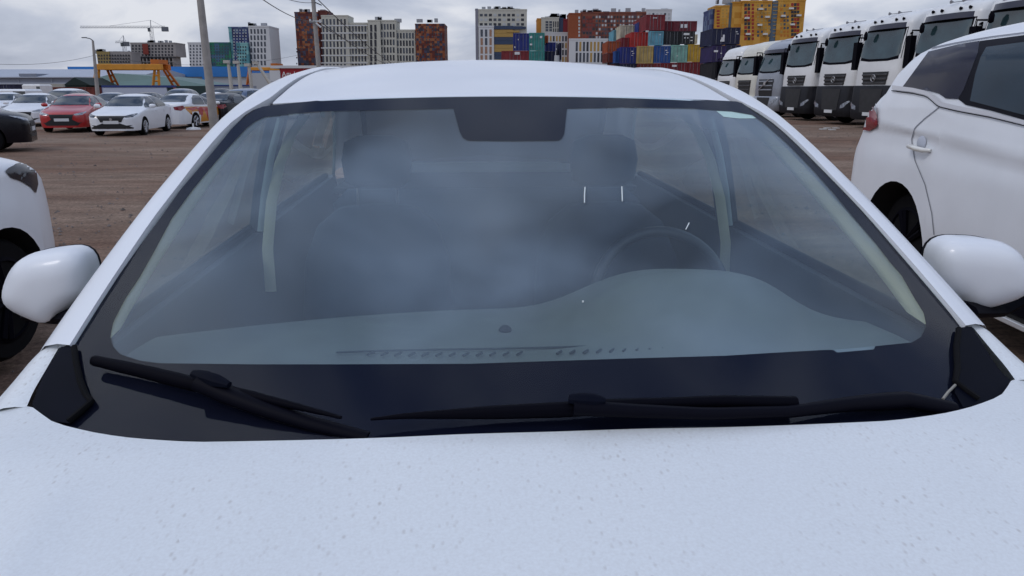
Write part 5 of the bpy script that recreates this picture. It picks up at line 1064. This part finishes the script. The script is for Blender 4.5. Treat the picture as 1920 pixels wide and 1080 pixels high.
# red lettered building
r, a, b_ = bbox('shop_building', 524, 760, 128, None, 120, 14, mat('red sheet wall', (.36, .008, .018), .55), 'red building with white lettering behind the car roof', 'building'); pbox(r, 508, 762, 123, 128, 120, 'white_roof_edge', WHT, .4, 14.2); pbox(r, 506, 527, 132, 152, 120, 'white_wing', WHT, .25, 10)
s0 = P(529, 139.5, 120); s1 = P(590, 139.5, 120)
def text_mesh(body, size, name, m, parent):
    cu = bpy.data.curves.new('t', 'FONT'); cu.body = body; cu.size = size; cu.extrude = .02; cu.offset = size * .012; ot = bpy.data.objects.new('t', cu); COL.objects.link(ot); bpy.context.view_layer.update()
    me = bpy.data.meshes.new_from_object(ot.evaluated_get(bpy.context.evaluated_depsgraph_get())); bpy.data.objects.remove(ot); me.materials.clear(); me.materials.append(m)
    o = bpy.data.objects.new(name, me); COL.objects.link(o); o.parent = parent; return o
WL = mat('white lettering', (.75, .74, .74), .5)
tx = text_mesh('Альoа. Лизинг', 1.0, 'lettering', WL, r); wdt = max(v.co.x for v in tx.data.vertices); sc_ = (P(607, 140, 120).x - s0.x) / wdt
xs_o = sorted(v.co.x for v in tx.data.vertices)
tb = text_mesh('Аль', 1.0, 'tmp', WL, r); x1_ = max(v.co.x for v in tb.data.vertices); bpy.data.objects.remove(tb); tb = text_mesh('Альo', 1.0, 'tmp', WL, r); x2_ = max(v.co.x for v in tb.data.vertices); bpy.data.objects.remove(tb)
bm = bmesh.new(); bm.from_mesh(tx.data); xm = (x1_ + x2_) / 2 + .03; g_ = bmesh.ops.create_cube(bm, size=1); bmesh.ops.scale(bm, vec=(.09, .04, 1.0), verts=g_['verts']); bmesh.ops.translate(bm, vec=(xm, 0, .27), verts=g_['verts'])
for v in bm.verts:
    if v not in g_['verts']: pass
# stand the lettering upright
V0 = set(g_['verts'])
for v in bm.verts:
    if v not in V0: v.co = Vector((v.co.x, -v.co.z, v.co.y))
bm.to_mesh(tx.data); bm.free(); tx.scale = (sc_, 1, sc_); tx.location = (s0.x - r.location.x, -.12, s0.z - .3)
MB().box(s0.x - r.location.x, s0.x - r.location.x + .5, -.12, -.06, P(530, 144, 120).z, P(530, 143.2, 120).z).build('underline', WL, r)
# gantry cranes
def gantry(px0, px1, yt0, yb0, Y, legs, m, m2, label, leg_h=168):
    a, b_ = P(px0, yt0, Y), P(px1, yt0, Y); r = empty('gantry_crane', ((a.x + b_.x) / 2, Y, 0), 0, label, 'gantry crane'); o = r.location; zt = a.z; zb = P(px0, yb0, Y).z
    for yy, nm, mm_ in ((0, 'main_beam', m), (3.2, 'main_beam', m2)): MB().box(a.x - o.x, b_.x - o.x, yy, yy + 1.1, zb, zt, bev=.06).build(nm, mm_, r)
    MB().box(b_.x - o.x - 1.8, b_.x - o.x - .3, .2, 4, zt + .003, zt + .8).build('trolley', m2, r)
    MB().box(a.x - o.x + 1, b_.x - o.x - 1, 1.2, 3.1, zb + .15, zb + .4).build('hoist_rail', PLAST, r)
    for (lx0, lx1, lw, dy, mm_) in legs:
        p0, p1 = P(lx0, yb0, Y), P(lx1, leg_h, Y); l_ = MB(); w_ = lw * Y / F / 2
        for sx in (-w_, w_):
            l_.tube([(p0.x - o.x + sx * .6, .5 + dy * .3, zb), (p1.x - o.x + sx * 1.3, .5 + dy, .0)], .26, 4)
        for k in range(1, 5): f_ = k / 5; xx = p0.x + (p1.x - p0.x) * f_ - o.x; z = zb * (1 - f_); l_.tube([(xx - w_ * (.6 + .7 * f_), .5 + dy * (.3 + .7 * f_), z), (xx + w_ * (.6 + .7 * f_), .5 + dy * (.3 + .7 * f_), z)], .15, 4)
        l_.build('leg', mm_, r)
    return r
gantry(177, 300, 120, 131, 140, [(180, 174, 9, 0, YELLOW), (196, 205, 9, 3.5, YELLOW2), (291, 289, 11, 0, YELLOW), (303, 326, 10, 3.5, YELLOW2)], YELLOW, YELLOW2, 'large yellow-orange gantry crane standing on four lattice legs left of the near pole', 176)
gantry(464, 523, 126, 132, 165, [(467, 461, 5, 0, YELLOW2), (520, 524, 5, 2, YELLOW)], YELLOW, YELLOW2, 'second small yellow gantry crane left of the red building', 170)
# poles
def pole(x0, y0, x1, y1, Y, w0, w1, label, top=None):
    a, b_ = P(x0, y0, Y), P(x1, y1, Y); d = (a - b_) / (a.z - b_.z); base = b_ + d * (gz(b_.x) - b_.z); k = Y / F / 2
    m = MB(); h = a.z - base.z; m.tube([base - base, (a - base) * .5, a - base], [w1 * k, (w0 + w1) / 2 * k, w0 * k], 14); r = empty('utility_pole', base, 0, label, 'pole'); m.build('shaft', CONC, r, 50); return r, a - base
r, tp = pole(369, -60, 402, 241, 31.4, 11, 16, 'thick leaning concrete pole standing right of the flame-patterned sedan')
r2, tp2 = pole(584, -40, 598, 133, 46, 7, 9, 'thin concrete pole with insulator bracket behind the left roof edge')
kk = P(594, 42, 46) - r2.location; m = MB(); m.tube([kk + Vector((-.35, -.2, .02)), kk + Vector((.32, -.2, .05))], .045, 6); m.cyl(kk + Vector((-.33, -.2, 0)), .06, .16, 'z', 10); m.cyl(kk + Vector((.26, -.2, -.05)), .06, .2, 'z', 10); m.tube([kk + Vector((0, -.2, -.05)), kk + Vector((.3, -.3, -.3))], .05, 6); m.build('insulator_bracket', mat('pale insulator', (.55, .56, .56), .4), r2, 50)
kk = P(592, 5, 46) - r2.location; m = MB(); m.tube([kk, kk + Vector((.35, -.1, -.15))], .03, 6); m.build('hook', PLAST, r2)
r3, tp3 = pole(174, 76, 183, 175, 75, 3.6, 8, 'tapering lamp pole with a short arm, in front of the gantry crane')
m = MB(); m.tube([tp3, tp3 + Vector((-.25, 0, .18)), tp3 + Vector((-.6, -.1, .25))], .045, 6); m.build('lamp_arm', mat('dark steel', (.05, .05, .06), .5), r3); m = MB().box(tp3.x - .95, tp3.x - .5, tp3.y - .2, tp3.y + .02, tp3.z + .22, tp3.z + .3, bev=.02); m.build('lamp_head', mat('dark steel', (.05, .05, .06), .5), r3)
for x0, y0, x1, y1, Y, lb in ((428, 118, 434, 165, 90, 'left of two pale struts beyond the near pole'), (446, 119, 451, 165, 90, 'right of two pale struts beyond the near pole'), (467, 124, 472, 165, 92, 'pale strut below the small yellow gantry crane'), (482, 120, 512, 165, 92, 'pale strut leaning to the right below the small gantry crane')):
    a, b_ = P(x0, y0, Y), P(x1, y1, Y); g = b_.copy(); d = (a - b_) / (a.z - b_.z); base = b_ + d * (0 - b_.z)
    m = MB(); m.tube([Vector(), a - base], [.26, .17], 10); m.box((a - base).x - .5, (a - base).x + .15, -.25, .25, (a - base).z - .03, (a - base).z + .3); o = m.build('street_lamp', mat('pale concrete', (.45, .43, .39), .8), None, 50); o.location = base; tag(o, lb, 'lamp post', 'pale lamp posts beyond the cars')
# overhead wires
WM = mat('cable black', (.015, .015, .02), .5)
def wire(p0, p1, Y0, Y1, sag, r_, label, n=24):
    a, b_ = P(*p0, Y0), P(*p1, Y1); pts = [a.lerp(b_, i / n) - Vector((0, 0, sag * 4 * (i / n) * (1 - i / n))) for i in range(n + 1)]
    m = MB(); m.tube([p - a for p in pts], r_, 5); o = m.build('overhead_cable', WM, None, 60); o.location = a; tag(o, label, 'cable', 'overhead power cables')
wire((592, 40), (300, -160), 46, 14, .5, .016, 'cable dropping from the upper left to the bracket on the thin pole')
wire((597, 0), (790, 140), 46, 110, 1.0, .028, 'uppermost cable running down right from the thin pole across the cream flats')
wire((600, 40), (760, 130), 46, 110, .6, .026, 'middle cable running from the pole bracket across the cream flats')
wire((600, 46), (700, 92), 46, 100, .3, .024, 'lowest cable running from the pole bracket across the cream flats')
wire((592, 4), (420, -60), 46, 20, .3, .014, 'cable leaving the thin pole top to the upper left')
wire((176, 104), (-40, 118), 75, 60, .4, .014, 'cable running left from the lamp pole')
wire((176, 104), (560, 103), 75, 90, 1.0, .012, 'thin cable crossing behind the near pole at window height')
# litter in front of the trucks
m = MB(); 
for i, (x, y) in enumerate(((1543, 243), (1551, 241), (1560, 244), (1567, 241))): p = at_car(x, y); m.box(p.x - .09, p.x + .09, p.y - .12, p.y + .12, p.z + .004, p.z + .03)
o = m.build('litter', mat('paper scraps', (.5, .5, .48), .8)); tag(o, 'pale scraps of litter on the dirt in front of the trucks', 'litter', kind='stuff')
